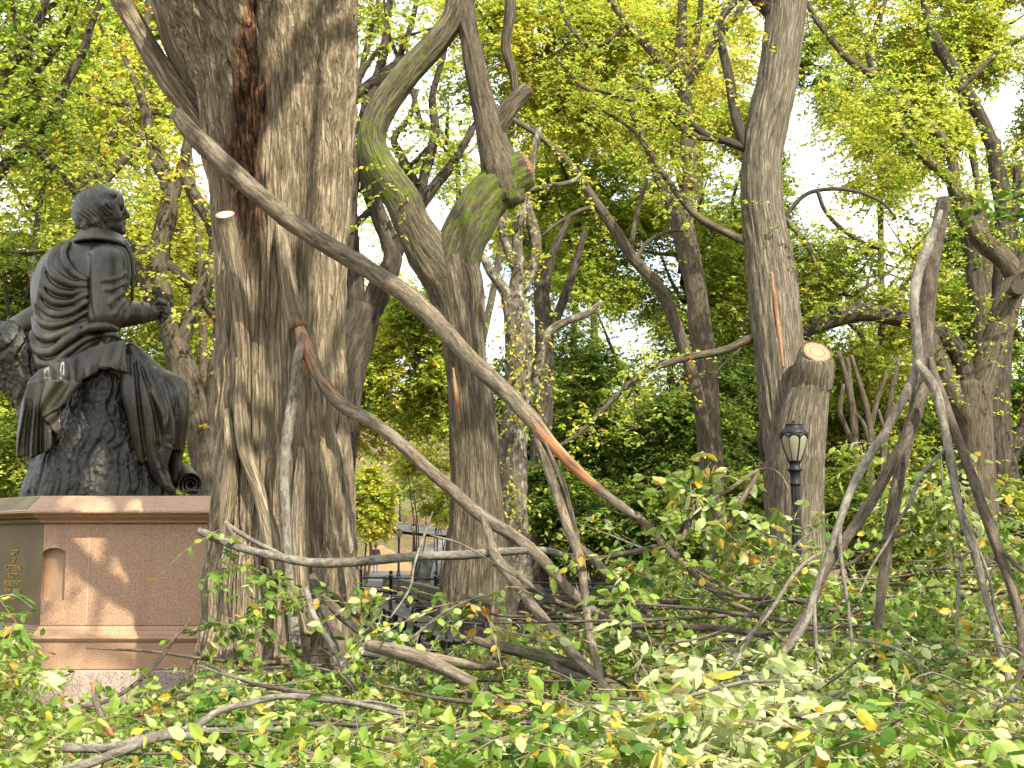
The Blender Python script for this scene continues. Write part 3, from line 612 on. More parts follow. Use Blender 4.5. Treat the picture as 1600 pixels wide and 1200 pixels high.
build_tree('leaning_trunk', 'bare greenish trunk leaning steeply left through the middle foliage', 27.0,
    [(1120, 780, 20), (1085, 600, 20), (1052, 498, 20), (1030, 450, 19), (988, 402, 18), (956, 352, 16), (928, 312, 14), (902, 272, 12), (880, 245, 11), (846, 215, 9), (800, 185, 7)],
    [[(935, 322, 7), (905, 330, 7), (870, 350, 6), (846, 370, 4)], [(985, 400, 7), (990, 360, 8), (1000, 315, 7), (1012, 280, 5)], [(992, 410, 8), (1010, 380, 7), (1045, 362, 6), (1075, 360, 3)]], M_MID, n=16, step=.12, amp=.1, moss=[.3]*11)
# --- right
L = Leaves()
t10, t10p = build_tree('woodland_tree', 'spreading grey-brown tree at the right edge with an arching left limb', 26.0,
    [(1532, 900, 60), (1530, 800, 55), (1525, 700, 54), (1521, 640, 58), (1522, 600, 58)],
    [[(1524, 650, 44), (1536, 590, 46), (1556, 530, 42), (1572, 480, 40), (1592, 430, 36), (1625, 380, 32), (1680, 300, 24)],
     ([(1520, 640, 34), (1510, 590, 32), (1496, 548, 28), (1472, 522, 26), (1440, 506, 25), (1392, 494, 28), (1345, 488, 28), (1305, 500, 26), (1275, 512, 20), (1250, 524, 14)], dict(mat=M_DARK, label='dark limb arching over to the left')),
     [(1345, 492, 14), (1315, 482, 13), (1290, 488, 11), (1262, 504, 8)],
     [(1518, 665, 40), (1500, 630, 38), (1482, 598, 34), (1466, 560, 28), (1456, 515, 20)],
     [(1592, 432, 34), (1566, 402, 32), (1540, 380, 30), (1514, 350, 27), (1498, 310, 24), (1484, 280, 20), (1452, 252, 17), (1424, 222, 14), (1402, 190, 12), (1380, 130, 8)],
     [(1492, 290, 18), (1488, 250, 17), (1468, 212, 16), (1440, 190, 15), (1402, 150, 14), (1372, 122, 13), (1330, 96, 11), (1300, 62, 10), (1268, 20, 8), (1250, -30, 6)],
     [(1368, 120, 10), (1356, 80, 10), (1370, 40, 9), (1384, 0, 7), (1392, -30, 5)],
     [(1392, 496, 9), (1415, 440, 9), (1440, 420, 7)],
     [(1520, 350, 14), (1528, 330, 16), (1514, 312, 14), (1505, 300, 8)],
     [(1498, 142, 8), (1540, 100, 9), (1560, 80, 8), (1610, 52, 8)]], M_MID, n=22, step=.12, amp=.12, knob=.35)
pblob(L, 1330, 150, 25.5, 60, 60, 140, 11, .10, .6, sub=14, length=.6, twig=.005); pblob(L, 1420, 290, 25.5, 80, 60, 150, 11, .10, .6, sub=14, length=.6, twig=.005); pblob(L, 1390, 215, 25, 120, 90, 200, 11, .10, .62, sub=22, length=.6, twig=.005); dress(L, [t10p[0], t10p[1]]+t10p[3:], 60, .10, .60, .9, .25, 12, length=.6, odd=.05); obj('crown', L.mesh('crown', M_LEAF, T_FAR, M_TWIG), t10)
q = at(1588, 452, 25.5); T = Tubes().add(np.array([[q[0]+.1, 25.9, q[2], .14], [q[0], 25.35, q[2]+.02, .15]]), 20, .05, .05, 2, cut=True); obj('knot', T.mesh('knot', M_MID, M_MID), t10)
L = Leaves()
t11, p_ = build_tree('woodland_tree', 'blackish trunk behind the right-edge tree, leaning up to the left', 34.0,
    [(1562, 900, 60), (1566, 760, 52), (1556, 660, 46), (1558, 560, 42), (1566, 470, 38), (1572, 400, 32), (1566, 320, 28), (1552, 220, 24)],
    [[(1556, 620, 36), (1540, 560, 34), (1530, 470, 32), (1522, 400, 30), (1512, 352, 26), (1500, 300, 16)], [(1552, 230, 22), (1525, 170, 21), (1492, 112, 20), (1462, 64, 18), (1448, 20, 14), (1440, -40, 10)],
     [(1560, 740, 30), (1590, 690, 30), (1612, 650, 26), (1640, 590, 20)], [(1568, 420, 16), (1585, 340, 15), (1590, 260, 12)]], M_DARK, n=18, step=.2, amp=.12, knob=.3)
dress(L, p_, 60, .12, .5, 1.0, .2, 11, length=.7); obj('crown', L.mesh('crown', M_LEAF, T_FAR, M_TWIG), t11)
for nm, lab, tk, lb in (('sapling', 'pale thin sapling with two bowed stems beyond the sawn elm', [(1338, 880, 14), (1336, 720, 13), (1332, 640, 12), (1322, 590, 10), (1310, 550, 8)], [[(1336, 700, 9), (1318, 660, 9), (1312, 640, 8), (1318, 600, 6)], [(1334, 650, 8), (1324, 560, 7)]]),
                        ('sapling', 'thin forked sapling right of the pale bowed sapling', [(1362, 880, 14), (1360, 760, 13), (1360, 680, 12), (1352, 630, 10), (1340, 590, 8), (1330, 555, 6)], [[(1360, 670, 9), (1372, 620, 8), (1386, 585, 6)], [(1360, 700, 7), (1348, 660, 7), (1330, 640, 5)]]),
                        ('sapling', 'faint sapling nearest the tall sawn fallen stems', [(1380, 880, 12), (1380, 720, 11), (1392, 620, 9), (1404, 560, 7)], [[(1384, 680, 7), (1372, 640, 6)]]),
                        ('bent_tree', 'small bent tree over the far path beside the great elm', [(590, 838, 14), (594, 815, 14), (604, 785, 13), (624, 765, 13), (636, 740, 12), (638, 708, 9)], [[(632, 745, 8), (646, 728, 7), (660, 718, 4)]])):
    build_tree(nm, lab, 112.0 if nm == 'bent_tree' else 40.0, tk, lb, M_DARK if nm == 'bent_tree' else M_MID, n=10, step=.25, amp=.08, cat='tree', flare=1.2)

# --- distant trees (px, Y, top, bottom, width, hue, sprays, trunk lean, label)
BG = [
 (70, 32, -160, 340, 430, .56, 1500, 'broad green-gold tree filling the top left corner'),
 (262, 36, -120, 330, 380, .66, 1150, 'golden-green tree behind the left side limbs of the great elm'),
 (110, 40, 180, 640, 420, .70, 1700, 'bright yellow tree directly behind the head of the statue'),
 (262, 44, 280, 760, 300, .60, 1200, 'yellow-green tree behind the lap of the statue'),
 (10, 38, 380, 800, 260, .46, 1000, 'green tree low at the left edge behind the plaid'),
 (560, 48, 395, 745, 210, .74, 1050, 'pale yellow tree low between the two big elms'),
 (655, 44, 420, 725, 200, .56, 1050, 'mid-green bush-like tree left of the forked elm trunk'),
 (600, 46, -160, 110, 320, .60, 480, 'thin-leaved tree high between the two big elms'),
 (700, 52, 150, 330, 150, .60, 150, 'sparse tree seen through the gap of the mossy fork'),
 (845, 38, -90, 240, 320, .64, 1500, 'yellow-green tree above the broken side limb of the forked elm'),
 (1010, 42, -80, 330, 400, .68, 1700, 'golden tree in the top middle'),
 (905, 45, 210, 560, 330, .52, 1250, 'green tree behind the leaning bare trunk'),
 (1065, 46, 290, 640, 280, .56, 1150, 'yellow-green tree behind the brown leaning trunk'),
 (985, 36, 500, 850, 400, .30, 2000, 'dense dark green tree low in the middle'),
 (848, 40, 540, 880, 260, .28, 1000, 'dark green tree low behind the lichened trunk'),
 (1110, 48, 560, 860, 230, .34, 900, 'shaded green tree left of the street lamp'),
 (1160, 48, 120, 520, 170, .48, 620, 'green tree hugging the left side of the sawn elm'),
 (1325, 46, 320, 660, 330, .56, 1350, 'light green tree below the bright sky gap'),
 (1525, 38, -100, 300, 400, .64, 1800, 'yellow-green tree filling the top right corner'),
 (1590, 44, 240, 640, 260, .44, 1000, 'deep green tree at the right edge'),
 (1400, 38, -150, 110, 330, .64, 900, 'golden tree top above the bright sky gap'),
 (1300, 52, 20, 190, 120, .34, 330, 'dark green tree top beside the leaning sawn elm'),
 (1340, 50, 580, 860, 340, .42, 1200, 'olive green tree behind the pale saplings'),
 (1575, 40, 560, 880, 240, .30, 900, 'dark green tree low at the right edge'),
 (1455, 52, 330, 620, 230, .58, 800, 'light green tree behind the tall fallen stems'),
 (1455, 46, 600, 880, 200, .50, 700, 'yellow-green low tree behind the feet of the fallen stems'),
 (1390, 48, 70, 340, 200, .66, 560, 'sparse pale tree half filling the bright sky gap'),
 (1110, 52, -40, 130, 160, .66, 300, 'pale tree top beside the dark side limb of the sawn elm'),
 (930, 54, 120, 330, 240, .66, 800, 'pale yellow tree seen between the leaning bare trunk and the forked elm'),
 (835, 56, 230, 450, 230, .62, 600, 'yellow-green tree behind the lichened trunk'),
 (420, 60, 100, 800, 420, .62, 1200, 'yellow-green tree hidden mostly by the great elm'),
]
FOOT = {1400: 1545, 1300: 1150, 845: 735, 1010: 1105, 262: 330, 700: 730, 600: 520, 560: 500, 655: 705}
for (bx, Y, top, bot, wd, hue, n, lab) in BG:
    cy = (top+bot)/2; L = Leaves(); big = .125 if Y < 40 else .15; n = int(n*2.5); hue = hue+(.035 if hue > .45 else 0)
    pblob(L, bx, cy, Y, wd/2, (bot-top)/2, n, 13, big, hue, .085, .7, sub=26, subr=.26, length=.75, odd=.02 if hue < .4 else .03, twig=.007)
    fx_ = FOOT.get(bx, bx); P = px([(fx_+rng.uniform(-12, 12), max(bot-40, 660), 15), (fx_*.8+bx*.2+rng.uniform(-26, 26), max(bot-40, 660)*.55+cy*.45, 11), (fx_*.45+bx*.55+rng.uniform(-26, 26), (cy*1.5+bot*.5)/2, 8), (bx+rng.uniform(-26, 26), cy, 6), (bx+rng.uniform(-20, 20), top+.25*(bot-top), 3)], Y)
    g = grounded(P, 1.4); o = thing('woodland_tree', lab, 'tree', g[0][:3], 'trees of the wood behind')
    T = Tubes().add(g, 10, .5, .1, 1); obj('trunk', T.mesh('trunk', M_MID), o)
    T = Tubes()
    for k in range(9):
        b = T_ = g[-1, :3]*(1-(f := rng.uniform(.1, .9)))+g[max(len(g)-3, 0), :3]*f
        k_ = mpp(cy, Y); e = b+np.array([rng.uniform(-.42, .42)*wd*k_, rng.normal(0, 1.5), rng.uniform(.1, .35)*(bot-top)*k_])
        m_ = (b+e)/2+np.array([0, 0, -.3]); T.add(np.array([[*b, .09], [*m_, .06], [*e, .02]]), 6, .5, .1, 1)
    obj('limb', T.mesh('limb', M_MID), o); obj('crown', L.mesh('crown', M_LEAF, T_FAR, M_TWIG), o)
# --- shrubs
SH = [(570, 44, 715, 850, 78, .70, 420, 'yellow-green shrub beside the great elm, left of the far path'), (684, 58, 735, 815, 80, .62, 260, 'light green shrub right of the far lamps'),
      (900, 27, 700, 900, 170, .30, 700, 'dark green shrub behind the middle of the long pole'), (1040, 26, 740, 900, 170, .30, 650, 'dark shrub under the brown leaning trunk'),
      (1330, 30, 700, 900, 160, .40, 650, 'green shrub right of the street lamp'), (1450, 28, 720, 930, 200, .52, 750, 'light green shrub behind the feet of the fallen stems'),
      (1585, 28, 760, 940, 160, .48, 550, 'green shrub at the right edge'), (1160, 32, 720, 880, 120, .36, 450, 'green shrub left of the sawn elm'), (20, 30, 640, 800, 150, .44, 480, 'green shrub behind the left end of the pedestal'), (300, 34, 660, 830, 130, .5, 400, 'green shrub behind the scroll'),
      (650, 56, 690, 775, 110, .70, 260, 'feathery bright shrub above the far lamps')]
for (bx, Y, top, bot, wd, hue, n, lab) in SH:
    cy = (top+bot)/2; c = at(bx, cy, Y); gz0 = float(ground(c[0], c[1])); L = Leaves()
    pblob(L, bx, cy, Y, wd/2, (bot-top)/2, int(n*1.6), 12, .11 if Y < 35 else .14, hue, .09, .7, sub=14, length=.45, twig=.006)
    o = thing('shrub', lab, 'shrub', (c[0], c[1], gz0), 'shrubs under the trees')
    T = Tubes()
    for k in range(5): T.add(np.array([[c[0]+rng.normal(0, .08), c[1]+rng.normal(0, .08), gz0-.1, .03], [c[0]+rng.normal(0, .3), c[1]+rng.normal(0, .2), (gz0+c[2])/2, .022], [c[0]+rng.normal(0, .5), c[1]+rng.normal(0, .3), c[2]+.2, .01]]), 6, .3)
    obj('stem', T.mesh('stem', M_MID), o); obj('foliage', L.mesh('foliage', M_LEAF, T_FAR, M_TWIG), o)
# --- far-off wood: one mass
L = Leaves()
for k in range(150):
    bx = rng.uniform(-900, 2500); Y = rng.uniform(95, 190)
    if 540 < bx < 720 and Y < 150: continue
    lo = float(ground(at(bx, 800, Y)[0], Y)); ztop = CAMZ+(850-rng.uniform(440, 640))*Y/F
    hue = rng.choice([.36, .46, .56, .66, .72]); zc = (lo+ztop)/2
    blob_sprays(L, (float(at(bx, 800, Y)[0]), Y, zc), (rng.uniform(5, 9), 5, max((ztop-lo)*.55, 2)), 130, 8, .55, hue, .08, sub=12, length=1.8)
o = obj('far_wood', L.mesh('far_wood', M_LEAF, T_FAR)); tag(o, 'far-off mass of autumn woodland behind all the trees', 'woodland', kind='stuff')
# ================================================================ SDF SCULPTING (figures)
class Field:
    def __init__(s, lo, hi, step):
        s.lo = np.array(lo, float); s.h = step; s.n = np.ceil((np.array(hi)-lo)/step).astype(int)+1
        s.f = np.full(s.n, 1e3, np.float32)
    def win(s, lo, hi):
        a = np.clip(np.floor((np.array(lo)-s.lo)/s.h).astype(int), 0, s.n); b = np.clip(np.ceil((np.array(hi)-s.lo)/s.h).astype(int)+1, 0, s.n)
        sl = tuple(slice(a[i], b[i]) for i in range(3))
        g = [(s.lo[i]+s.h*np.arange(a[i], b[i])).astype(np.float32) for i in range(3)]
        return sl, g[0][:, None, None], g[1][None, :, None], g[2][None, None, :]
    def put(s, sl, d, k, sub=False):
        f = s.f[sl]
        if sub:
            if k > 0: h = np.clip(.5-.5*(f+d)/k, 0, 1); s.f[sl] = f*(1-h)+(-d)*h+k*h*(1-h)
            else: s.f[sl] = np.maximum(f, -d)
        elif k > 0:
            h = np.clip(.5+.5*(d-f)/k, 0, 1); s.f[sl] = f*h+d*(1-h)-k*h*(1-h)
        else: s.f[sl] = np.minimum(f, d)
    def cap(s, a, b, ra, rb=None, k=3.0, sub=False):
        rb = ra if rb is None else rb; a = np.array(a, float); b = np.array(b, float); m = max(ra, rb)+3*abs(k)+2*s.h
        sl, X, Y, Z = s.win(np.minimum(a, b)-m, np.maximum(a, b)+m); d = b-a; L = max(d@d, 1e-9)
        t = np.clip(((X-a[0])*d[0]+(Y-a[1])*d[1]+(Z-a[2])*d[2])/L, 0, 1)
        q = np.sqrt((X-a[0]-d[0]*t)**2+(Y-a[1]-d[1]*t)**2+(Z-a[2]-d[2]*t)**2)-(ra+(rb-ra)*t); s.put(sl, q, k, sub); return s
    def path(s, P, r, k=3.0, sub=False):
        P = np.asarray(P, float); r = np.broadcast_to(np.asarray(r, float), (len(P),))
        C = spline(np.concatenate([P, r[:, None]], 1), s.h*4)
        for i in range(len(C)-1): s.cap(C[i, :3], C[i+1, :3], max(C[i, 3], .3*s.h), max(C[i+1, 3], .3*s.h), k, sub)
        return s
    def ell(s, c, r, k=3.0, sub=False, tilt=0.0):
        c = np.array(c, float); r = np.array(r, float); m = np.full(3, r.max())+3*abs(k)+2*s.h
        sl, X, Y, Z = s.win(c-m, c+m); x, y, z = X-c[0], Y-c[1], Z-c[2]
        if tilt: x, y = x*math.cos(tilt)+y*math.sin(tilt), -x*math.sin(tilt)+y*math.cos(tilt)
        q = np.sqrt((x/r[0])**2+(y/r[1])**2+(z/r[2])**2); q2 = np.sqrt((x/r[0]**2)**2+(y/r[1]**2)**2+(z/r[2]**2)**2)+1e-9
        s.put(sl, q*(q-1)/q2, k, sub); return s
    def sheet(s, poly, zf, th, k=2.0, rnd=1.5):
        """a cloth: traced outline, depth surface zf(X,Y), thickness th"""
        P = np.array(poly, float); m = 6+2*s.h; lo3 = np.array([P[:, 0].min()-m, P[:, 1].min()-m, s.lo[2]]); hi3 = np.array([P[:, 0].max()+m, P[:, 1].max()+m, s.lo[2]+s.h*s.n[2]])
        sl, X, Y, Z = s.win(lo3, hi3); X2, Y2 = np.broadcast_arrays(X[..., 0], Y[..., 0]); d = np.full(X2.shape, 1e9); sg = np.ones(X2.shape)
        for a, b in zip(P, np.roll(P, -1, 0)):
            e = b-a; t = np.clip(((X2-a[0])*e[0]+(Y2-a[1])*e[1])/(e@e), 0, 1); d = np.minimum(d, np.hypot(X2-a[0]-e[0]*t, Y2-a[1]-e[1]*t))
            c = ((a[1] > Y2) != (b[1] > Y2)) & (X2 < (b[0]-a[0])*(Y2-a[1])/((b[1]-a[1]) or 1e-9)+a[0]); sg = np.where(c, -sg, sg)
        d = (d*sg)[..., None]; q = np.abs(Z-zf(X2, Y2)[..., None])*.75-th
        q = np.maximum(d, q)+0*Z; s.put(sl, q.astype(np.float32), k); return s
    def front(s, x, y, dflt=0.0):
        """nearest inside depth (third axis) at (x,y)"""
        i = np.clip(np.round((np.asarray(x)-s.lo[0])/s.h).astype(int), 0, s.n[0]-1); j = np.clip(np.round((np.asarray(y)-s.lo[1])/s.h).astype(int), 0, s.n[1]-1)
        ins = s.f[i, j, :] < 0; k = ins.argmax(-1); return np.where(ins.any(-1), s.lo[2]+k*s.h, dflt)
    def surface(s):
        f = s.f; n = np.array(f.shape); ins = f < 0
        cnt = np.zeros(n-1, np.float32); acc = np.zeros((*(n-1), 3), np.float32)
        for ax in range(3):
            A = [slice(None)]*3; B = [slice(None)]*3; A[ax] = slice(0, -1); B[ax] = slice(1, None); A, B = tuple(A), tuple(B)
            idx = np.argwhere(ins[A] != ins[B])
            fa = f[A][tuple(idx.T)]; fb = f[B][tuple(idx.T)]; p = idx.astype(np.float32); p[:, ax] += fa/(fa-fb)
            o = [a for a in range(3) if a != ax]
            for d0 in (0, -1):
                for d1 in (0, -1):
                    c = idx.copy(); c[:, o[0]] += d0; c[:, o[1]] += d1
                    ok = np.all((c >= 0) & (c < n-1), 1); c = c[ok]; np.add.at(cnt, tuple(c.T), 1); np.add.at(acc, tuple(c.T), p[ok])
        cells = np.argwhere(cnt > 0); ids = np.full(n-1, -1, np.int64); ids[tuple(cells.T)] = np.arange(len(cells))
        V = acc[tuple(cells.T)]/cnt[tuple(cells.T)][:, None]*s.h+s.lo
        Q = []
        for ax in range(3):
            A = [slice(None)]*3; B = [slice(None)]*3; A[ax] = slice(0, -1); B[ax] = slice(1, None); A, B = tuple(A), tuple(B)
            idx = np.argwhere(ins[A] != ins[B]); flip = ins[A][tuple(idx.T)]; o = [(ax+1) % 3, (ax+2) % 3]
            q = []
            for d0, d1 in ((0, 0), (-1, 0), (-1, -1), (0, -1)):
                c = idx.copy(); c[:, o[0]] += d0; c[:, o[1]] += d1; c = np.clip(c, 0, n-2); q.append(ids[tuple(c.T)])
            q = np.stack(q, 1); ok = (q >= 0).all(1); q = q[ok]; fl = flip[ok]; q[~fl] = q[~fl][:, ::-1]; Q.append(q)
        return V, np.concatenate(Q)
def relax(V, Q, n=2, lam=.5):
    for _ in range(n):
        S = np.zeros_like(V); c = np.zeros(len(V))
        for a, b in ((0, 1), (1, 2), (2, 3), (3, 0)):
            np.add.at(S, Q[:, a], V[Q[:, b]]); np.add.at(S, Q[:, b], V[Q[:, a]]); np.add.at(c, Q[:, a], 1); np.add.at(c, Q[:, b], 1)
        V = V+lam*(S/c[:, None]-V)
    return V
def vnormals(V, Q):
    N = np.cross(V[Q[:, 2]]-V[Q[:, 0]], V[Q[:, 3]]-V[Q[:, 1]]); S = np.zeros_like(V)
    for i in range(4): np.add.at(S, Q[:, i], N)
    return nrm(S)

# ================================================================ BRONZE STATUE
SY = 15.0; SK = mpp(600, SY)           # metres per traced pixel at the statue
def s2w(V): return at(V[:, 0], V[:, 1], SY+V[:, 2]*SK)
s = NT('bronze'); c = s.coord('Object'); nz = s.noise(c, 3.0, 5, .6); st = s.noise(s.vec(c, (7, 7, .9)), 1.0, 4, .6)
col = s.ramp(s.math('ADD', s.math('MULTIPLY', nz, .5), s.math('MULTIPLY', st, .5)), [(.32, (.012, .011, .007)), (.5, (.030, .027, .016)), (.66, (.070, .063, .038))])
geo = s.n('ShaderNodeNewGeometry').outputs['Normal']
sp = s.ramp(s.noise(c, 60, 2), [(.70, (0, 0, 0)), (.74, (1, 1, 1))]); col = s.mix(s.math('MULTIPLY', sp, .3), col, (.30, .29, .24))
s.pbr(col, .36, s.bump(s.noise(c, 26, 5), .25, .02), metal=.35, spec=.5); M_BRZ = s.m
s = NT('bronze_stump'); c = s.coord('Object'); b_ = s.noise(c, 30, 4, .65)
col = s.ramp(s.noise(c, 4, 5), [(.3, (.009, .0085, .006)), (.6, (.026, .025, .018))])
s.pbr(col, .36, s.bump(b_, .55, .025), metal=.4, spec=.5); M_BRZS = s.m

lo, hi = (-50, 280, -90), (350, 782, 100)
# --- figure: torso, arms, legs, head, hands
B = Field(lo, hi, 2.0)
B.ell((138, 440, 2), (58, 72, 52), 6, tilt=.25).ell((118, 505, 4), (66, 62, 56), 14).ell((122, 555, 4), (68, 46, 58), 14)
B.ell((120, 424, 10), (44, 52, 40), 12).ell((165, 420, 10), (40, 52, 44), 10).ell((152, 392, 4), (46, 26, 44), 10)
B.cap((150, 392, 0), (156, 350, 0), 27, 22, 6)                                             # neck
B.cap((164, 412, -38), (166, 490, -50), 33, 30, 6).cap((168, 492, -50), (226, 489, -42), 26, 16, 5)     # near arm
B.cap((222, 489, -42), (238, 489, -40), 14, 13, 4)                                          # cuff
B.cap((112, 440, 28), (74, 494, 52), 22, 22, 8).cap((72, 490, 52), (6, 522, 44), 23, 16, 6)   # far arm, propped behind
B.cap((6, 520, 44), (-12, 528, 38), 12, 9, 4)
for i, (dx, dy) in enumerate(((-16, 2), (-18, 7), (-16, 12), (-12, 16))): B.cap((-12, 524+i*3, 42-i*6), (-12+dx, 526+i*3+dy, 40-i*6), 4.5, 3.2, 1.5)
B.cap((130, 566, -14), (262, 606, -12), 40, 25, 8).cap((266, 612, -12), (272, 700, -10), 24, 17, 6)      # near leg
B.cap((140, 566, 40), (256, 604, 42), 40, 26, 8).cap((258, 610, 42), (270, 740, 40), 24, 14, 6)          # far leg
B.cap((272, 700, -10), (274, 748, -8), 14, 10, 3).cap((272, 752, -8), (304, 764, -10), 10, 8, 4).cap((270, 745, 40), (304, 764, 40), 12, 9, 4)
Vb, Qb = B.surface(); Vb = relax(Vb, Qb, 2)
# sleeve creases and coat seams pressed into the near side
def press(V, Q, curves):
    N = vnormals(V, Q); m = (N[:, 2] < .25)
    dsp = np.zeros(len(V))
    for pts, w, a in curves:
        C = spline(np.array(pts, float), 2.0); d = np.sqrt(((V[:, None, :2]-C[None])**2).sum(-1)).min(1) if len(V)*len(C) < 3e7 else np.min([np.sqrt(((V[:, :2]-q)**2).sum(-1)) for q in C], 0)
        dsp += a*np.exp(-(d/w)**2)
    return V+N*(dsp*m)[:, None]
cr_ = [([(195, 428), (178, 436), (160, 438)], 4, 2.6), ([(196, 442), (180, 450), (166, 452)], 4, 2.6), ([(190, 458), (178, 466), (172, 474)], 4, 2.5), ([(196, 470), (186, 478), (180, 490)], 4, 3.0),
       ([(206, 476), (204, 490), (198, 502)], 3.5, 2.2), ([(190, 448), (176, 458)], 3, -2.2), ([(186, 470), (176, 484)], 3, -2.2), ([(138, 400), (137, 440), (140, 480), (150, 512)], 4, -3.5),
       ([(224, 474), (226, 490), (224, 504)], 2.5, 2.2), ([(240, 600), (262, 640), (258, 690)], 6, 3), ([(270, 610), (280, 640), (276, 660)], 5, -2.5)]
Vb = press(Vb, Qb, cr_)
# --- head at finer grain
H = Field((105, 282, -42), (212, 402, 42), 1.0)
H.ell((153, 327, 0), (37, 37, 30), 4).ell((170, 334, 0), (24, 30, 24), 6).ell((178, 322, 0), (12, 14, 20), 5).ell((178, 351, 0), (17, 13, 18), 5).ell((168, 352, 0), (20, 14, 21), 5)
H.cap((190, 319, 0), (200, 336.5, 0), 3.2, 3.4, 2.5).cap((198.5, 339, 0), (190, 341, 0), 3.2, 4.5, 2).ell((185, 345, 0), (8, 10, 12), 4)                       # nose
for z in (-1, 1):
    H.cap((186, 319, 15*z), (191, 319, 5*z), 3.0, 3.0, 3)                                                        # brow
    H.ell((187.5, 326.5, 11*z), (5, 4.5, 6), 2, sub=True).ell((183.5, 326.5, 11*z), (5.2, 4.0, 5), 1)                       # socket and eye
    H.cap((181, 323.4, 15*z), (189, 324, 8*z), 1.4, 1.4, 1); H.cap((181, 329.3, 15*z), (188, 329.4, 8*z), 1.1, 1.1, 1)
    H.ell((182, 338, 15*z), (9, 8, 6), 4)                                                                        # cheek
    H.ell((163, 338, 25*z), (6, 10, 4), 2); H.ell((164, 337, 29*z), (3, 5.5, 3), 1, sub=True)                           # ear
    H.ell((196, 341, 4.5*z), (2.2, 1.4, 1.6), .6, sub=True)
H.cap((194.5, 348.3, -5), (194.5, 348.3, 5), 2.8, 2.8, 2).cap((192, 353.0, -5), (192, 353.0, 5), 2.8, 2.8, 2).cap((190.5, 350.8, -9), (195.5, 350.8, 0), .9, .9, .5, sub=True).cap((195.5, 350.8, 0), (190.5, 350.8, 9), .9, .9, .5, sub=True)
H.ell((188.5, 360.5, 0), (9, 7, 10), 5); H.ell((184, 311, 0), (9, 12, 20), 5)
H.cap((156, 350, 0), (150, 395, 0), 23, 29, 6)
Vh, Qh = H.surface(); Vh = relax(Vh, Qh, 1)
# --- near hand: palm, four bent fingers and a thumb round the quill
Hd = Field((220, 462, -66), (276, 512, -16), .8)
Hd.cap((228, 489, -42), (242, 488, -40), 9, 10, 3).ell((243, 487, -40), (11, 10, 8), 3)
for (r0, m0, e0, rr) in (((250, 481, -44), (259, 482, -46), (258, 489, -50), 3.6), ((251, 486, -42), (261, 488, -44), (257, 495, -48), 3.7), ((250, 491, -40), (258, 494, -42), (253, 499, -46), 3.4), ((247, 495, -38), (254, 498, -40), (249, 502, -43), 3.0)):
    Hd.cap(r0, m0, rr+.4, rr, 1.2).cap(m0, e0, rr, rr-.7, .8)
Hd.cap((240, 480, -44), (248, 474, -48), 4.6, 3.9, 2).cap((248, 474, -48), (257, 478, -50), 3.8, 3.0, 1)
Vd, Qd = Hd.surface(); Vd = relax(Vd, Qd, 1); Vd = (Vd-[228, 489, -42])*[1.12, 1.3, 1.3]+[226, 488, -42]
def joined(parts):
    Vs, Qs, n = [], [], 0
    for V, Q in parts: Vs.append(V); Qs.append(Q+n); n += len(V)
    return np.concatenate(Vs), np.concatenate(Qs)
sbase = at(165, 774, SY)
statue = thing('bronze_statue', 'dark bronze statue of a seated man looking up and holding a broken quill', 'statue', sbase)
V, Q = joined([(Vb, Qb), (Vh, Qh), (Vd, Qd)])
obj('figure', mesh('figure', s2w(V), [Q], M_BRZ), statue)
# --- hair
G = Field((100, 278, -46), (206, 378, 46), 1.0)
G.ell((150, 326, 0), (37, 35, 32.5), 0).ell((143, 338, 0), (30, 27, 29), 5).ell((170, 304, 0), (17, 10, 23), 6)
for z in (-1, 1): G.cap((166, 318, 27*z), (176, 341, 24*z), 8, 3, 3).cap((150, 345, 24*z), (160, 362, 20*z), 8, 3, 3)
for i in range(9): G.cap((122+i*5, 352, 18*math.sin(i*2.4)-6), (127+i*5.2, 364-abs(i-3), 20*math.sin(i*2.4)-6), 6, 2.5, 2)
G.cap((158, 301, 0), (181, 308, 0), 13, 8, 5).cap((170, 311, -17), (180, 316, -13), 6, 4, 4).cap((170, 311, 17), (180, 316, 13), 6, 4, 4); G.ell((190, 344, 0), (24, 29, 40), 4, sub=True).ell((184, 352, 0), (22, 22, 40), 5, sub=True)
Vg, Qg = G.surface(); N = vnormals(Vg, Qg)
def locks(V):
    u = (V[:, 0]-150); w = V[:, 1]-290
    ang = np.arctan2(w+22, u+58)*28+np.hypot(u+58, w+22)*.02              # locks fan out from the crown
    rad_ = np.hypot(u+10, w+6)
    fl = u*.72-w*.34+6*np.sin(w*.07)
    q = np.stack([fl*.30+.35*vn(V*.05), w*.022+u*.01, V[:, 2]*.03], -1)
    return (1-np.abs(fbm(q*1.0, 2)))*3.6-1.6+.9*vn(np.stack([fl*.55, w*.04, V[:, 2]*.06], -1))
Vg = Vg+N*(locks(Vg)*np.clip((Vg[:, 1]-287)/16, .25, 1)*np.clip((192-Vg[:, 0])/22, .25, 1))[:, None]
obj('hair', mesh('hair', s2w(Vg), [Qg], M_BRZ), statue)
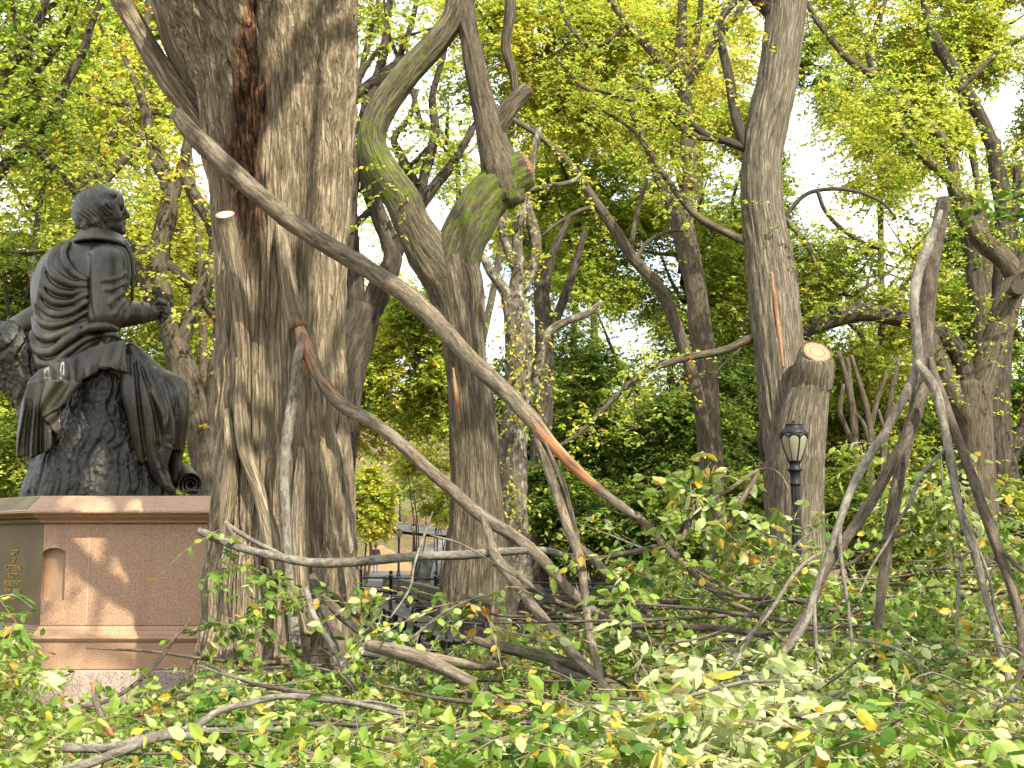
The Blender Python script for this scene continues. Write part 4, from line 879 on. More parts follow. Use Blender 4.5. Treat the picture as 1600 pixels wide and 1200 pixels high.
# --- coat collar and lapel
K = Field((100, 345, -66), (220, 486, 66), 1.4)
for z in (-1, 1):
    lo_c = np.array([(116, 380, 8*z), (122, 374, 30*z), (150, 371, 46*z), (180, 376, 42*z), (199, 386, 26*z)], float); hi_c = np.array([(125, 364, 6*z), (130, 360, 20*z), (150, 358, 30*z), (176, 364, 28*z), (193, 373, 15*z)], float)
    for f in np.linspace(0, 1, 7): K.path(lo_c*(1-f)+hi_c*f, [3.2]*5, 2.5)
    K.path([(196, 378, 28*z), (205, 400, 34*z), (208, 430, 36*z), (206, 468, 34*z)], [3.6, 3.2, 3, 2.6], 2)
K.path([(119, 378, -8), (117, 378, 0), (119, 378, 8)], 6.5, 3)
Vk, Qk = K.surface(); Vk = relax(Vk, Qk, 2)
obj('coat_collar', mesh('coat_collar', s2w(Vk), [Qk], M_BRZ), statue)
# --- plaid and drapery: heavy folds laid over the figure
D = Field(lo, hi, 1.7)
SW = []
def swag(P, r, off=1.0, k=2.2):
    C = spline(np.array(P, float), 5.0); d = np.fmin(B.front(C[:, 0], C[:, 1], np.nan), D.front(C[:, 0], C[:, 1], np.nan))
    ok = ~np.isnan(d)
    if not ok.any(): return
    d = np.interp(np.arange(len(C)), np.where(ok)[0], d[ok]); ker = np.ones(5)/5; d = np.convolve(np.pad(d, 2, 'edge'), ker, 'valid')
    rr = np.interp(np.linspace(0, 1, len(C)), np.linspace(0, 1, len(r)), r)
    SW.append((np.stack([C[:, 0], C[:, 1], d+rr*.05-off], 1), rr*.80))
D.ell((102, 446, 6), (53, 70, 54), 3, tilt=.28).ell((112, 522, 6), (63, 56, 58), 12).ell((120, 566, 4), (68, 32, 56), 10)   # cloth over the back
for P, r in (([(108, 380), (100, 396), (104, 412), (118, 428), (136, 437)], [5, 7, 7, 6, 4]), ([(88, 388), (78, 408), (84, 428), (106, 442), (136, 446)], [5, 7, 7, 6, 4]),
             ([(74, 402), (68, 428), (80, 450), (106, 458), (136, 453)], [5, 7, 7.5, 6.5, 4]), ([(68, 424), (66, 452), (82, 470), (108, 472), (137, 460)], [5, 7, 7, 6, 4]),
             ([(62, 446), (64, 474), (82, 490), (108, 488), (137, 471)], [5, 6.5, 7, 6, 4]), ([(56, 470), (60, 498), (80, 508), (108, 502), (138, 486)], [5, 6.5, 7, 6.5, 4]),
             ([(52, 496), (58, 520), (78, 528), (102, 518), (138, 503)], [5, 7, 7.5, 7, 4]), ([(50, 520), (58, 546), (80, 550), (104, 532), (132, 514), (164, 509), (184, 514)], [5, 7.5, 8, 8, 7.5, 7, 5]),
             ([(52, 542), (62, 566), (84, 568), (106, 550), (134, 530), (164, 522), (187, 528)], [5, 7.5, 8, 8, 7, 7, 5]), ([(58, 560), (72, 584), (96, 582), (118, 562), (142, 545), (166, 535), (189, 542)], [5, 7, 8, 8, 7, 6, 5])): swag(P, r)
for i_, (P_, r_) in enumerate(SW): D.path(P_, r_*(1.0+.16*math.sin(i_*2.1)), 3.2)
for (P_, r_), (P2, r2) in zip(SW[:-1], SW[1:]):        # shadowed valleys between neighbouring folds
    n_ = min(len(P_), len(P2)); A_ = P_[np.linspace(0, len(P_)-1, 12).astype(int)]; B_ = P2[np.linspace(0, len(P2)-1, 12).astype(int)]
    md = (A_+B_)/2; dd_ = np.fmin(B.front(md[:, 0], md[:, 1], 0), D.front(md[:, 0], md[:, 1], 0)); md[:, 2] = np.minimum(md[:, 2], 90)-1.5
    D.path(md[2:-2], np.interp(np.linspace(0, 1, 8), [0, .5, 1], [.8, 1.9, .9]), 2.0, sub=True)
# skirt of the coat over the seat
def zskirt(X, Y): return -60-4.5*np.sin(X*.23+1.2*np.sin(X*.06))*sstep(545, 585, Y)-10*sstep(540, 590, Y)+14*sstep(120, 50, X)
D.sheet([(40, 600), (60, 578), (100, 562), (150, 540), (196, 530), (199, 583), (186, 580), (176, 576), (168, 573), (154, 577), (141, 588), (118, 600), (100, 603), (66, 596)], zskirt, 5, 3)
for x0, y0, x1, y1, r in ((176, 532, 165, 572, 7), (188, 532, 184, 574, 6), (160, 536, 146, 580, 7), (142, 546, 122, 592, 7), (120, 560, 92, 596, 7)): D.cap((x0, y0, -60), (x1, y1, -68), r*.7, r, 4)
# hanging tail of the plaid
def ztail(X, Y):
    u = (X-70)/(1+.55*sstep(590, 715, Y)); return -62-7*sstep(595, 690, Y)*np.sin(u*.42+.6)-3.0*np.sin(u*.9+2)*sstep(600, 690, Y)+18*sstep(40, 18, X)
D.sheet([(44, 598), (70, 592), (106, 598), (104, 634), (94, 648), (96, 680), (86, 694), (74, 706), (60, 711), (50, 717), (38, 713), (25, 716), (26, 676), (33, 632)], ztail, 4.5, 1.5)
def zflap(X, Y): return -76-4*np.sin((X*.7+Y*.5)*.25)+(X-64)*.03
D.sheet([(72, 592), (128, 597), (127, 606), (112, 615), (102, 632), (84, 642), (66, 654), (62, 636)], zflap, 3.0, 1.0)
D.sheet([(66, 652), (90, 640), (97, 676), (92, 684), (80, 668)], lambda X, Y: -70-3*np.sin((X+Y)*.2), 3.0, 1.0)
# cloth falling from the knees
for P, r in (([(202, 545, -40), (204, 600, -58), (214, 660, -58), (222, 716, -52)], [8, 12, 12, 9]), ([(206, 548, -42), (226, 620, -62), (240, 690, -58), (246, 735, -52), (268, 766, -46)], [8, 12, 12, 10, 6.5]),
             ([(208, 548, -44), (248, 620, -56), (258, 680, -52), (252, 730, -48), (262, 750, -42)], [9, 15, 13, 9, 6]), ([(205, 545, -46), (256, 606, -34), (272, 640, -34), (270, 690, -28)], [10, 20, 20, 15]),
             ([(212, 552, -44), (238, 588, -54), (256, 640, -60), (250, 700, -52)], [6, 9, 8, 5]), ([(200, 560, -50), (198, 610, -60), (206, 650, -60)], [7, 9, 6]), ([(262, 590, -40), (280, 606, -26), (282, 650, -24), (279, 700, -20)], [9, 12, 11, 9])): D.path(P, r, 4)
for P, r in (([(212, 590, -74), (218, 640, -74), (222, 680, -70)], [3, 4, 3]), ([(228, 590, -74), (242, 650, -76), (248, 700, -68)], [3, 3.5, 3]), ([(268, 600, -58), (276, 622, -57), (272, 650, -54)], [2, 4, 2])): D.path(P, r, 2, sub=True)
Vd_, Qd_ = D.surface(); Vd_ = relax(Vd_, Qd_, 3)
Vd_ = press(Vd_, Qd_, [([(236, 612), (256, 650), (258, 664)], 4, 3), ([(250, 600), (262, 640), (256, 672)], 4, 2.5), ([(112, 600), (86, 650), (78, 700)], 3, 2), ([(228, 600), (244, 690)], 4, 2), ([(206, 560), (212, 640), (220, 712)], 3, 2.6), ([(211, 570), (219, 650), (228, 715)], 2.5, -3.2), ([(216, 565), (234, 650), (240, 715), (258, 758)], 3, 2.8), ([(221, 575), (243, 650), (248, 715), (262, 752)], 2.5, -3.2), ([(226, 568), (252, 640), (256, 690), (250, 730)], 3, 2.6), ([(232, 572), (262, 634), (264, 680)], 2.5, -3), ([(242, 578), (272, 632), (270, 690)], 3, 2.4), ([(250, 590), (266, 600), (272, 612)], 3, -2), ([(279, 612), (284, 650), (281, 696)], 3, 2.4), ([(262, 697), (272, 701), (284, 699)], 2.2, 2.5)])
obj('plaid_drapery', mesh('plaid_drapery', s2w(Vd_), [Qd_], M_BRZ), statue)
# --- stump he sits on
S2 = Field((-60, 500, -110), (300, 786, 110), 2.4)
ys_ = np.array([570, 590, 620, 660, 700, 740, 765, 790]); 
sl, X, Y, Z = S2.win(S2.lo, S2.lo+S2.h*S2.n)
cx = np.interp(Y, ys_, [150, 150, 150, 150, 148, 147, 148, 150]).astype(np.float32); rx = np.interp(Y, ys_, [40, 56, 60, 70, 90, 106, 116, 122]).astype(np.float32)
q = (np.sqrt(((X-cx)/rx)**2+((Z+2)/(rx*.42+34))**2)-1)*rx*.8; q = np.maximum(q, (566-Y)); S2.put(sl, q.astype(np.float32), 0)
S2.path([(92, 740, 40), (62, 650, 44), (44, 590, 46), (22, 545, 46), (6, 530, 46)], [44, 30, 27, 31, 33], 10).path([(52, 620, 46), (20, 590, 60), (-30, 560, 66)], [24, 24, 22], 8)
S2.cap((230, 760, -20), (258, 778, -30), 26, 18, 8)
Vs, Qs = S2.surface(); Vs = relax(Vs, Qs, 1); N = vnormals(Vs, Qs)
wv = Vs[:, 0]+9*np.sin(Vs[:, 1]*.035)+5*np.sin(Vs[:, 1]*.08+1)
gr = 1-np.abs(vn(np.stack([wv*.075, Vs[:, 1]*.012, Vs[:, 2]*.05], -1))); gr2 = vn(np.stack([Vs[:, 0]*.22, Vs[:, 1]*.2, Vs[:, 2]*.2], -1))
Vs = Vs+N*((-np.maximum(gr-.80, 0)*26)+gr2*1.7)[:, None]
Vs[:, 1] = np.minimum(Vs[:, 1], 779)
obj('tree_stump', mesh('tree_stump', s2w(Vs), [Qs], M_BRZS), statue)
# --- scroll at his feet, spiral end towards the viewer, sheet running off to the right
ax0 = np.array([286., 742, 40]); ax1 = np.array([298., 757, -36]); axd = nrm(ax1-ax0)
uu = nrm(np.cross(axd, [0, 1., 0])); vv = np.cross(axd, uu)
th = np.linspace(0, 5.2*np.pi, 120); rs = 4+15.5*(th/th[-1]); flat = 26
prof = [ax0*0+uu*(r*math.cos(t))+vv*(r*math.sin(t)) for t, r in zip(th, rs)]
e = prof[-1]; tg = nrm(prof[-1]-prof[-2])
for i in range(1, flat+1):
    f = i/flat; prof.append(e+np.array([44*f, (11-e[1])*sstep(0, 1, f)*.95, 0.0])+np.array([0, -2*math.sin(f*3.1), 0]))
prof = np.array(prof); m = len(prof); nrmP = nrm(np.stack([-np.gradient(prof@vv), np.gradient(prof@uu)], 1)); offv = (nrmP[:, :1]*uu+nrmP[:, 1:]*vv)*1.3
rows = []
for z, P0 in ((0, ax0), (1, ax1)):
    rows += [P0+prof+offv, P0+prof-offv]
Vq = np.concatenate(rows); I = np.arange(m-1)
Qq = np.concatenate([np.stack([a+I, a+I+1, b+I+1, b+I], 1) for a, b in ((0, 2*m), (m, 3*m), (0, m), (2*m, 3*m))]+[np.array([[m-1, 2*m-1, 4*m-1, 3*m-1]])])
me = mesh('scroll', s2w(Vq), [Qq], M_BRZ); me.transform(Matrix.Identity(4)); sc_ = obj('scroll', me, statue)
# --- broken quill
QF = Field((236, 448, -62), (262, 488, -30), .8)
QF.path([(250, 482, -48), (247, 468, -48), (240, 453, -48)], [1.4, 2, 1.6], .5).path([(241, 455, -48), (247, 461, -48), (252, 472, -48), (252, 478, -48)], [1.8, 4.2, 4.6, 2], 1).path([(243, 454, -48), (250, 456, -48), (254, 466, -48)], [1.5, 2.4, 2.2], 1)
Vq2, Qq2 = QF.surface(); Vq2 = Vq2+.8*vn(Vq2*.5)[:, None]
s = NT('black_bronze'); s.pbr((.006, .006, .005), .5); M_BLK = s.m
obj('quill', mesh('quill', s2w(Vq2), [Qq2], M_BLK), statue)['label'] = 'black broken quill'

# ================================================================ PEDESTAL
s = NT('pink_granite'); c = s.coord('Object')
g1 = s.noise(c, 95.0, 3, .75); g2 = s.noise(s.vec(c, (1, 1, 1), (7, 3, 1)), 160.0, 2, .6)
gcol = s.ramp(s.math('ADD', s.math('MULTIPLY', g1, .6), s.math('MULTIPLY', g2, .4)), [(.36, (.11, .062, .035)), (.44, (.255, .148, .083)), (.51, (.365, .226, .135)), (.58, (.43, .287, .18)), (.66, (.50, .40, .29))])
gcol = s.mix(s.math('MULTIPLY', s.noise(c, 1.2, 4), .5), gcol, s.mix(1.0, gcol, (.72, .66, .6), 'MULTIPLY'))
stain = s.ramp(s.noise(s.vec(c, (5, 5, .5)), 1.0, 4), [(.5, (0, 0, 0)), (.75, (1, 1, 1))])
gcol = s.mix(s.math('MULTIPLY', stain, .35), gcol, (.14, .095, .06))
s.pbr(gcol, .5, s.bump(s.noise(c, 60, 3), .12, .004), spec=.45); M_GRAN = s.m
s = NT('olive_shaded_granite'); c = s.coord('Object'); vo = s.n('ShaderNodeTexVoronoi', Scale=70.0); s.set(vo.inputs['Vector'], c)  # same granite, with the chamfer's shade and green bounce put into its colour
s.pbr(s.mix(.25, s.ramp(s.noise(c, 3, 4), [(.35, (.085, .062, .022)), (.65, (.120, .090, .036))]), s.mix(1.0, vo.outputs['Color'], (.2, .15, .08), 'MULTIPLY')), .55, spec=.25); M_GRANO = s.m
s = NT('pale_granite_step'); c = s.coord('Object'); vo = s.n('ShaderNodeTexVoronoi', Scale=90.0); s.set(vo.inputs['Vector'], c)
s.pbr(s.ramp(vo.outputs['Color'], [(.1, (.15, .115, .095)), (.5, (.31, .24, .19)), (.9, (.44, .37, .31))]), .75, s.bump(s.noise(c, 40, 4), .3, .006)); M_STEP = s.m
s = NT('gold_lettering'); s.pbr((.42, .28, .06), .45, metal=.5, spec=.5); M_GOLD = s.m
PYF = 13.9
xl = float(at(68, 860, PYF)[0]); xr = xl+1.85; CH = 1.0; yb = PYF+3.0
def octo(off):
    """plan outline pushed out by off; chamfered corners kept parallel"""
    k = off*math.tan(math.pi/8)
    return [(xl-k, PYF-off), (xr+k, PYF-off), (xr+CH+off, PYF+CH-k), (xr+CH+off, yb-CH+k), (xr+k, yb+off), (xl-k, yb+off), (xl-CH-off, yb-CH+k), (xl-CH-off, PYF+CH-k)]
def zpy(py, off=0): return float(at(200, py, PYF-off)[2])
def ring_mesh(name, prof, mats, capt=True, sub=1):
    bm = bmesh.new(); rings = [[bm.verts.new((x, y, z)) for x, y in octo(o)] for o, z in prof]
    for a, b in zip(rings, rings[1:]):
        for i in range(8):
            f = bm.faces.new((a[i], a[(i+1) % 8], b[(i+1) % 8], b[i])); f.material_index = 1 if (i == 7 and len(mats) > 1) else 0  # left front chamfer gets the granite with painted shade
    if capt: bm.faces.new(rings[-1]); bm.faces.new(rings[0][::-1])
    bmesh.ops.bevel(bm, geom=[e for e in bm.edges if e.calc_length() > .2], offset=.006, segments=1, affect='EDGES', profile=.5, clamp_overlap=True)
    return bm_mesh(name, bm, mats)
zT, zc1, zc2, zc3, zd, zm1, zm2, zm3, zp, zs = zpy(774.5, .10), zpy(797, .24), zpy(803, .24), zpy(817, .1), zpy(978), zpy(984), zpy(992, .1), zpy(1003, .1), zpy(1046, .12), zpy(1077, .3)
pbase = (xl+.9, PYF+1.5, zs)
ped = thing('granite_pedestal', 'pink granite pedestal with gold lettering under the bronze statue', 'pedestal', pbase)
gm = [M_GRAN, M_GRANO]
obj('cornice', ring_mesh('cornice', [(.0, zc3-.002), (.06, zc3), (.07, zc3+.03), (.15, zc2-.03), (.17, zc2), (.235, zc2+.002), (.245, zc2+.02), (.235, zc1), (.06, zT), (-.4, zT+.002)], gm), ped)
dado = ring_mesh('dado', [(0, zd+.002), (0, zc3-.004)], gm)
# recessed stop-chamfer niche at the corner, cut with a boolean
cb = bmesh.new(); a = np.linspace(0, math.pi, 9); z0, z1 = zpy(938), zpy(866); hw = .165
pts = [(-hw, z0), (hw, z0), (hw, z1)]+[(hw*math.cos(t)*1, z1+.07*math.sin(t)) for t in a[1:-1]]+[(-hw, z1)]
ang = -math.pi/8; dirx = np.array([math.cos(ang), math.sin(ang)]); diry = np.array([-dirx[1], dirx[0]])
cx0 = np.array([xl+.115, PYF-.03])
fr = [cb.verts.new((*(cx0+dirx*0+np.array([x*.78, 0])+np.array([0, -.2])), z)) for x, z in pts]; bk_ = [cb.verts.new((*(cx0+np.array([x*.78, 0])+np.array([0, .13])), z)) for x, z in pts]
for i in range(len(pts)): j = (i+1) % len(pts); cb.faces.new((fr[i], fr[j], bk_[j], bk_[i]))
cb.faces.new(fr[::-1]); cb.faces.new(bk_)
cut_me = bm_mesh('cutter', cb, M_GRAN); od = bpy.data.objects.new('tmp_dado', dado); oc = bpy.data.objects.new('tmp_cut', cut_me); COL.objects.link(od); COL.objects.link(oc)
bo = od.modifiers.new('b', 'BOOLEAN'); bo.object = oc; bo.operation = 'DIFFERENCE'; bo.solver = 'EXACT'
dg = bpy.context.evaluated_depsgraph_get(); dado2 = bpy.data.meshes.new_from_object(od.evaluated_get(dg)); dado2.name = 'dado'
bpy.data.objects.remove(od); bpy.data.objects.remove(oc)
obj('dado', dado2, ped)
# a joint strip on the long face
bm = bmesh.new(); xj = float(at(138, 900, PYF)[0]); bmesh.ops.create_cube(bm, size=1, matrix=Matrix.Translation((xj, PYF-.001, (zd+zc3)/2)) @ Matrix.Diagonal((.012, .008, zc3-zd-.02, 1)))
s = NT('mortar'); s.pbr((.36, .30, .24), .9); obj('mortar_joint', bm_mesh('mortar_joint', bm, s.m), ped)
bm = bmesh.new(); xj2 = float(at(252, 790, PYF-.2)[0]); bmesh.ops.create_cube(bm, size=1, matrix=Matrix.Translation((xj2, PYF-.243, (zc1+zc2)/2)) @ Matrix.Diagonal((.008, .01, zc1-zc2-.03, 1)))
s = NT('open_joint'); s.pbr((.04, .03, .025), .9); obj('open_joint', bm_mesh('open_joint', bm, s.m), ped)
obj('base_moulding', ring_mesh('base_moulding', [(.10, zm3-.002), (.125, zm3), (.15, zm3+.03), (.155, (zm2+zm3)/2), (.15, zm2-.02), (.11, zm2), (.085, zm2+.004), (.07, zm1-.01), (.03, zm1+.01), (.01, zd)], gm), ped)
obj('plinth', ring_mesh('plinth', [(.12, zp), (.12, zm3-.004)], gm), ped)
obj('step', ring_mesh('step', [(.30, min(zs, -.05)-.3), (.30, zp-.004)], [M_STEP]), ped)
# gilded inscription on the chamfer face
ux = np.array([1, -1, 0])/math.sqrt(2); nrmf = np.array([-1, -1, 0])/math.sqrt(2)
cen = np.array([xl-CH/2, PYF+CH/2, 0])
for i, (txt, py, hpx) in enumerate((('GIFT', 863, 8.5), ('OF', 875, 7.5), ('CITIZENS', 887, 9), ('SCOTS', 899, 8), ('RESIDENTS', 911, 9), ('NEW YORK', 923, 8), ('1880', 934, 8))):
    cu = bpy.data.curves.new('lettering', 'FONT'); cu.body = txt; cu.align_x = 'CENTER'; cu.size = hpx*1.36*mpp(900, 14.4); cu.extrude = .004; cu.resolution_u = 2; cu.space_character = 1.06
    ot = bpy.data.objects.new('tmp_text', cu); COL.objects.link(ot); dg = bpy.context.evaluated_depsgraph_get(); me = bpy.data.meshes.new_from_object(ot.evaluated_get(dg)); bpy.data.objects.remove(ot)
    z = float(at(25, py+hpx*.5, 14.4)[2]); p = cen+nrmf*.006
    M = Matrix(((ux[0], 0, nrmf[0], p[0]), (ux[1], 0, nrmf[1], p[1]), (0, 1, 0, z), (0, 0, 0, 1))); me.transform(M)
    me.materials.clear(); me.materials.append(M_GOLD); me.name = 'lettering'; obj('lettering', me, ped)
# ================================================================ FALLEN BRANCHES AND FOLIAGE
WS = .75      # traced widths were taken across the slant
def branch(name, label, mainpts, subs=(), mat=M_STICK, Y=None, n=14, step=.05, amp=.10, freq=3, foliage=None, cut=False, wound=None, cat='branch', group='fallen branches', moss=None, knob=.25):
    """main stem + side stems (each a part); foliage rows: (px,py,Y,dirx,diry,dirz,len,count,hue)"""
    P = px(mainpts, Y); P[:, 3] *= WS; low = P[np.argmin(P[:, 2])]
    o = thing(name, label, cat, low[:3], group)
    T = Tubes().add(P, n, step, amp, freq, wound=wound, cut=cut, knob=knob, moss=moss); obj('stem', T.mesh('stem', mat), o); paths = list(T.paths)
    for sb in subs:
        opt = {}
        if isinstance(sb, tuple): sb, opt = sb
        opt = dict(opt); m2 = opt.pop('mat', mat); cut2 = opt.pop('cut', False); lab = opt.pop('label', None)
        SB = px(sb, Y); SB[:, 3] *= WS; T = Tubes().add(SB, opt.pop('n', 10), step, amp, freq, knob=knob, cut=cut2, **opt); q = obj('side_branch', T.mesh('side_branch', m2), o); paths += T.paths
        if lab: q['label'] = lab
    if foliage:
        L = Leaves()
        for (fx, fy, fY, r_, cnt, hue, size) in foliage:
            c = at(fx, fy, fY); k = mpp(fy, fY); S = cnt
            b = c+rng.normal(0, 1, (S, 3))*np.array([r_*k, r_*k*.8, r_*k*.6]); d = rng.normal(0, 1, (S, 3)); d[:, 2] = d[:, 2]*.4-.3
            L.sprays(b, d, rng.uniform(.25, .55, S), 7, size, hue, .13, .3, .35, .6, twig=.0035, odd=.10)
        obj('foliage', L.mesh('foliage', M_FALL, T_NEAR, M_TWIGP), o)
    return o
branch('fallen_limb', 'long bare limb leaning across the trunk of the great elm, torn orange in the middle',
    [(274, 176, 30, 10.6), (300, 208, 37, 10.6), (340, 247, 38, 10.6), (400, 302, 39, 10.65), (460, 350, 39, 10.7), (520, 388, 39, 10.7), (580, 424, 39, 10.6), (640, 464, 38, 10.5), (690, 512, 37, 10.4), (740, 566, 36, 10.3), (790, 612, 34, 10.2), (832, 658, 34, 10.1), (868, 700, 24, 10.0), (910, 742, 21, 9.9), (960, 784, 19, 9.7), (1008, 818, 18, 9.6), (1050, 862, 17, 9.4), (1085, 896, 15, 9.3), (1130, 934, 12, 9.2), (1190, 962, 8, 9.0)],
    [[(836, 664, 14, 10.1), (846, 700, 22, 10.05), (868, 765, 22, 9.95), (890, 830, 21, 9.8), (906, 872, 20, 9.6), (914, 930, 18, 9.2), (922, 990, 18, 8.7), (936, 1050, 16, 8.1), (944, 1110, 12, 7.5)],
     [(852, 690, 10, 10.0), (878, 752, 13, 9.98), (896, 815, 12, 9.9), (910, 880, 10, 9.8)],
     [(902, 850, 10, 9.8), (925, 872, 19, 9.75), (950, 898, 19, 9.7), (985, 930, 17, 9.6), (1020, 965, 13, 9.5), (1060, 990, 8, 9.4)],
     [(905, 866, 6, 9.8), (940, 872, 9, 9.75), (985, 862, 9, 9.7), (1035, 852, 8, 9.6), (1062, 860, 6, 9.5)],
     [(1048, 862, 8, 9.4), (1062, 832, 8, 9.4), (1080, 806, 9, 9.4), (1110, 782, 9, 9.4), (1140, 765, 9, 9.4), (1168, 745, 10, 9.4), (1186, 735, 9, 9.4)],
     [(1186, 734, 8, 9.4), (1205, 733, 5, 9.4), (1222, 745, 4, 9.4), (1233, 770, 3, 9.4), (1240, 810, 2, 9.4)],
     [(1184, 738, 8, 9.4), (1172, 760, 12, 9.4), (1150, 800, 13, 9.4), (1128, 845, 14, 9.4), (1108, 880, 14, 9.4), (1085, 918, 12, 9.4)],
     [(1066, 845, 8, 9.3), (1074, 820, 12, 9.35), (1084, 795, 11, 9.35), (1092, 765, 7, 9.4), (1098, 745, 4, 9.4)],
     [(1085, 890, 7, 9.3), (1120, 910, 8, 9.25), (1165, 930, 7, 9.2), (1215, 945, 5, 9.1)], [(1030, 842, 5, 9.5), (1012, 830, 4, 9.5), (1000, 800, 3, 9.55)]],
    M_POLE, n=28, step=.035, amp=.09, freq=3,
    wound=[0, 0, 0, 0, 0, 0, .05, .12, .22, .30, .32, .40, .62, .60, .34, .18, .1, 0, 0, 0],
    foliage=[(1090, 745, 9.3, 20, 7, .62, .10), (1060, 760, 9.3, 22, 10, .60, .10), (1075, 785, 9.3, 22, 8, .58, .10), (1115, 722, 9.4, 14, 3, .62, .10), (1150, 800, 9.3, 22, 8, .56, .09), (1130, 840, 9.3, 26, 10, .5, .09), (1165, 830, 9.3, 20, 6, .60, .09), (1105, 820, 9.2, 16, 5, .55, .09), (940, 800, 9.8, 9, 3, .58, .08), (1010, 900, 9.3, 40, 16, .48, .09), (960, 880, 9.4, 20, 8, .5, .09)], knob=.3)
branch('fallen_limb', 'torn limb hanging from the great elm with a raw orange break at its top',
    [(463, 492, 9, 11.26), (470, 520, 24, 11.16), (484, 555, 29, 11.1), (505, 598, 29, 11.0), (535, 634, 29, 10.9), (575, 655, 28, 10.75), (620, 688, 27, 10.6), (660, 725, 27, 10.5), (705, 765, 27, 10.4), (755, 808, 26, 10.3), (800, 836, 25, 10.2), (845, 872, 24, 10.0), (890, 922, 22, 9.7), (935, 960, 20, 9.4), (985, 985, 17, 9.1), (1040, 1012, 13, 8.7)],
    [[(752, 800, 12, 10.3), (762, 830, 20, 10.2), (774, 868, 22, 10.0), (800, 905, 22, 9.6), (835, 950, 21, 9.1), (870, 990, 20, 8.6), (905, 1030, 19, 8.1), (945, 1070, 17, 7.6), (980, 1120, 13, 7.1)],
     [(545, 640, 8, 10.9), (542, 655, 9, 10.85), (548, 675, 6, 10.8)], [(772, 866, 6, 10.2), (772, 920, 8, 10.15), (768, 980, 8, 10.1), (766, 1045, 7, 10.05), (765, 1080, 4, 10)],
     [(775, 868, 10, 10.15), (800, 890, 11, 10.1), (830, 915, 10, 10.05), (868, 938, 9, 10.0), (910, 955, 6, 9.9)], [(930, 1052, 6, 9.75), (960, 1060, 7, 9.65), (990, 1080, 5, 9.5)]],
    M_POLE, n=26, step=.035, wound=[.45, .62, .60, .42, .28, .12, .05, 0, 0, .1, .05, 0, 0, 0, 0, 0], foliage=[(960, 1010, 9.5, 30, 10, .5, .09)])
branch('pale_stick', 'straight pale stick standing against the front of the great elm',
    [(474, 522, 14, 11.1), (466, 560, 21, 11.05), (459, 610, 21, 11.05), (450, 670, 22, 11.0), (444, 730, 20, 11.0), (446, 800, 20, 10.95), (450, 870, 20, 10.9), (455, 940, 20, 10.8), (462, 1010, 24, 10.6)], [], M_STICK, n=20, step=.03, wound=[.3, .36, .3, .2, .1, .1, .2, .3, .2])
branch('grey_pole', 'smooth grey branch lying level across the trunk and the bench',
    [(310, 829, 15, 10.5), (340, 842, 17, 10.5), (380, 857, 17, 10.5), (425, 868, 17, 10.5), (485, 879, 18, 10.4), (540, 879, 19, 10.3), (600, 874, 19, 10.25), (660, 869, 19, 10.2), (730, 867, 19, 10.15), (790, 862, 17, 10.1), (850, 860, 15, 10.05), (885, 868, 13, 10), (940, 872, 11, 9.9), (1000, 862, 9, 9.8), (1060, 852, 7, 9.7)],
    [[(372, 862, 6, 10.6), (362, 835, 10, 10.6), (352, 815, 9, 10.6)], [(356, 820, 10, 10.65), (380, 836, 11, 10.65), (410, 852, 10, 10.62), (440, 866, 8, 10.6)]], M_STICK, n=18, step=.04, cut=True, foliage=[(335, 832, 10.4, 5, 2, .5, .09), (372, 885, 10.4, 16, 8, .40, .085), (410, 905, 10.4, 16, 7, .40, .085), (430, 935, 10.4, 18, 7, .42, .085), (380, 955, 10.3, 22, 9, .42, .085), (345, 985, 10.2, 20, 8, .44, .085), (500, 930, 10.2, 18, 6, .44, .085)])
# --- tall sawn stems on the right
branch('fallen_branch', 'tall dark stem with a sawn top, the highest of the right-hand cluster',
    [(1380, 1110, 14, 7.6), (1372, 1020, 17, 7.6), (1374, 960, 18, 7.65), (1384, 870, 22, 7.7), (1398, 780, 25, 7.75), (1414, 700, 27, 7.8), (1434, 630, 30, 7.8), (1446, 560, 32, 7.85), (1449, 490, 32, 7.9), (1456, 420, 31, 7.9), (1466, 360, 29, 7.95), (1475, 312, 28, 8.0)],
    [[(1372, 1005, 9, 7.6), (1362, 1022, 10, 7.55), (1345, 1045, 9, 7.5), (1325, 1070, 7, 7.4)], [(1380, 1000, 7, 7.55), (1395, 1030, 6, 7.5)]], M_STICKD, n=26, step=.03, cut=True, amp=.10, group='sawn stems on the right')
branch('fallen_branch', 'smooth grey stem splitting into a low left prong, right of the street lamp',
    [(1470, 330, 10, 7.85), (1452, 380, 21, 7.7), (1436, 420, 22, 7.65), (1428, 470, 20, 7.6), (1432, 520, 20, 7.6), (1434, 560, 21, 7.6), (1428, 590, 20, 7.6), (1408, 630, 19, 7.55), (1386, 670, 18, 7.5), (1350, 726, 18, 7.5), (1326, 775, 17, 7.45), (1310, 820, 15, 7.4), (1290, 880, 14, 7.4), (1272, 930, 14, 7.35), (1255, 980, 14, 7.3), (1215, 1030, 12, 7.2), (1180, 1060, 8, 7.1)],
    [[(1314, 812, 8, 7.4), (1312, 850, 9, 7.38), (1318, 900, 8, 7.35), (1328, 970, 7, 7.3), (1333, 1040, 5, 7.25), (1334, 1080, 4, 7.2)], [(1272, 930, 8, 7.35), (1273, 975, 9, 7.3), (1276, 1030, 8, 7.25), (1268, 1090, 6, 7.2)], [(1286, 862, 6, 7.4), (1262, 876, 8, 7.35), (1236, 905, 8, 7.3), (1200, 960, 8, 7.2), (1150, 1015, 6, 7.05), (1110, 1060, 4, 6.9)]],
    M_STICK, n=18, step=.03, group='sawn stems on the right')
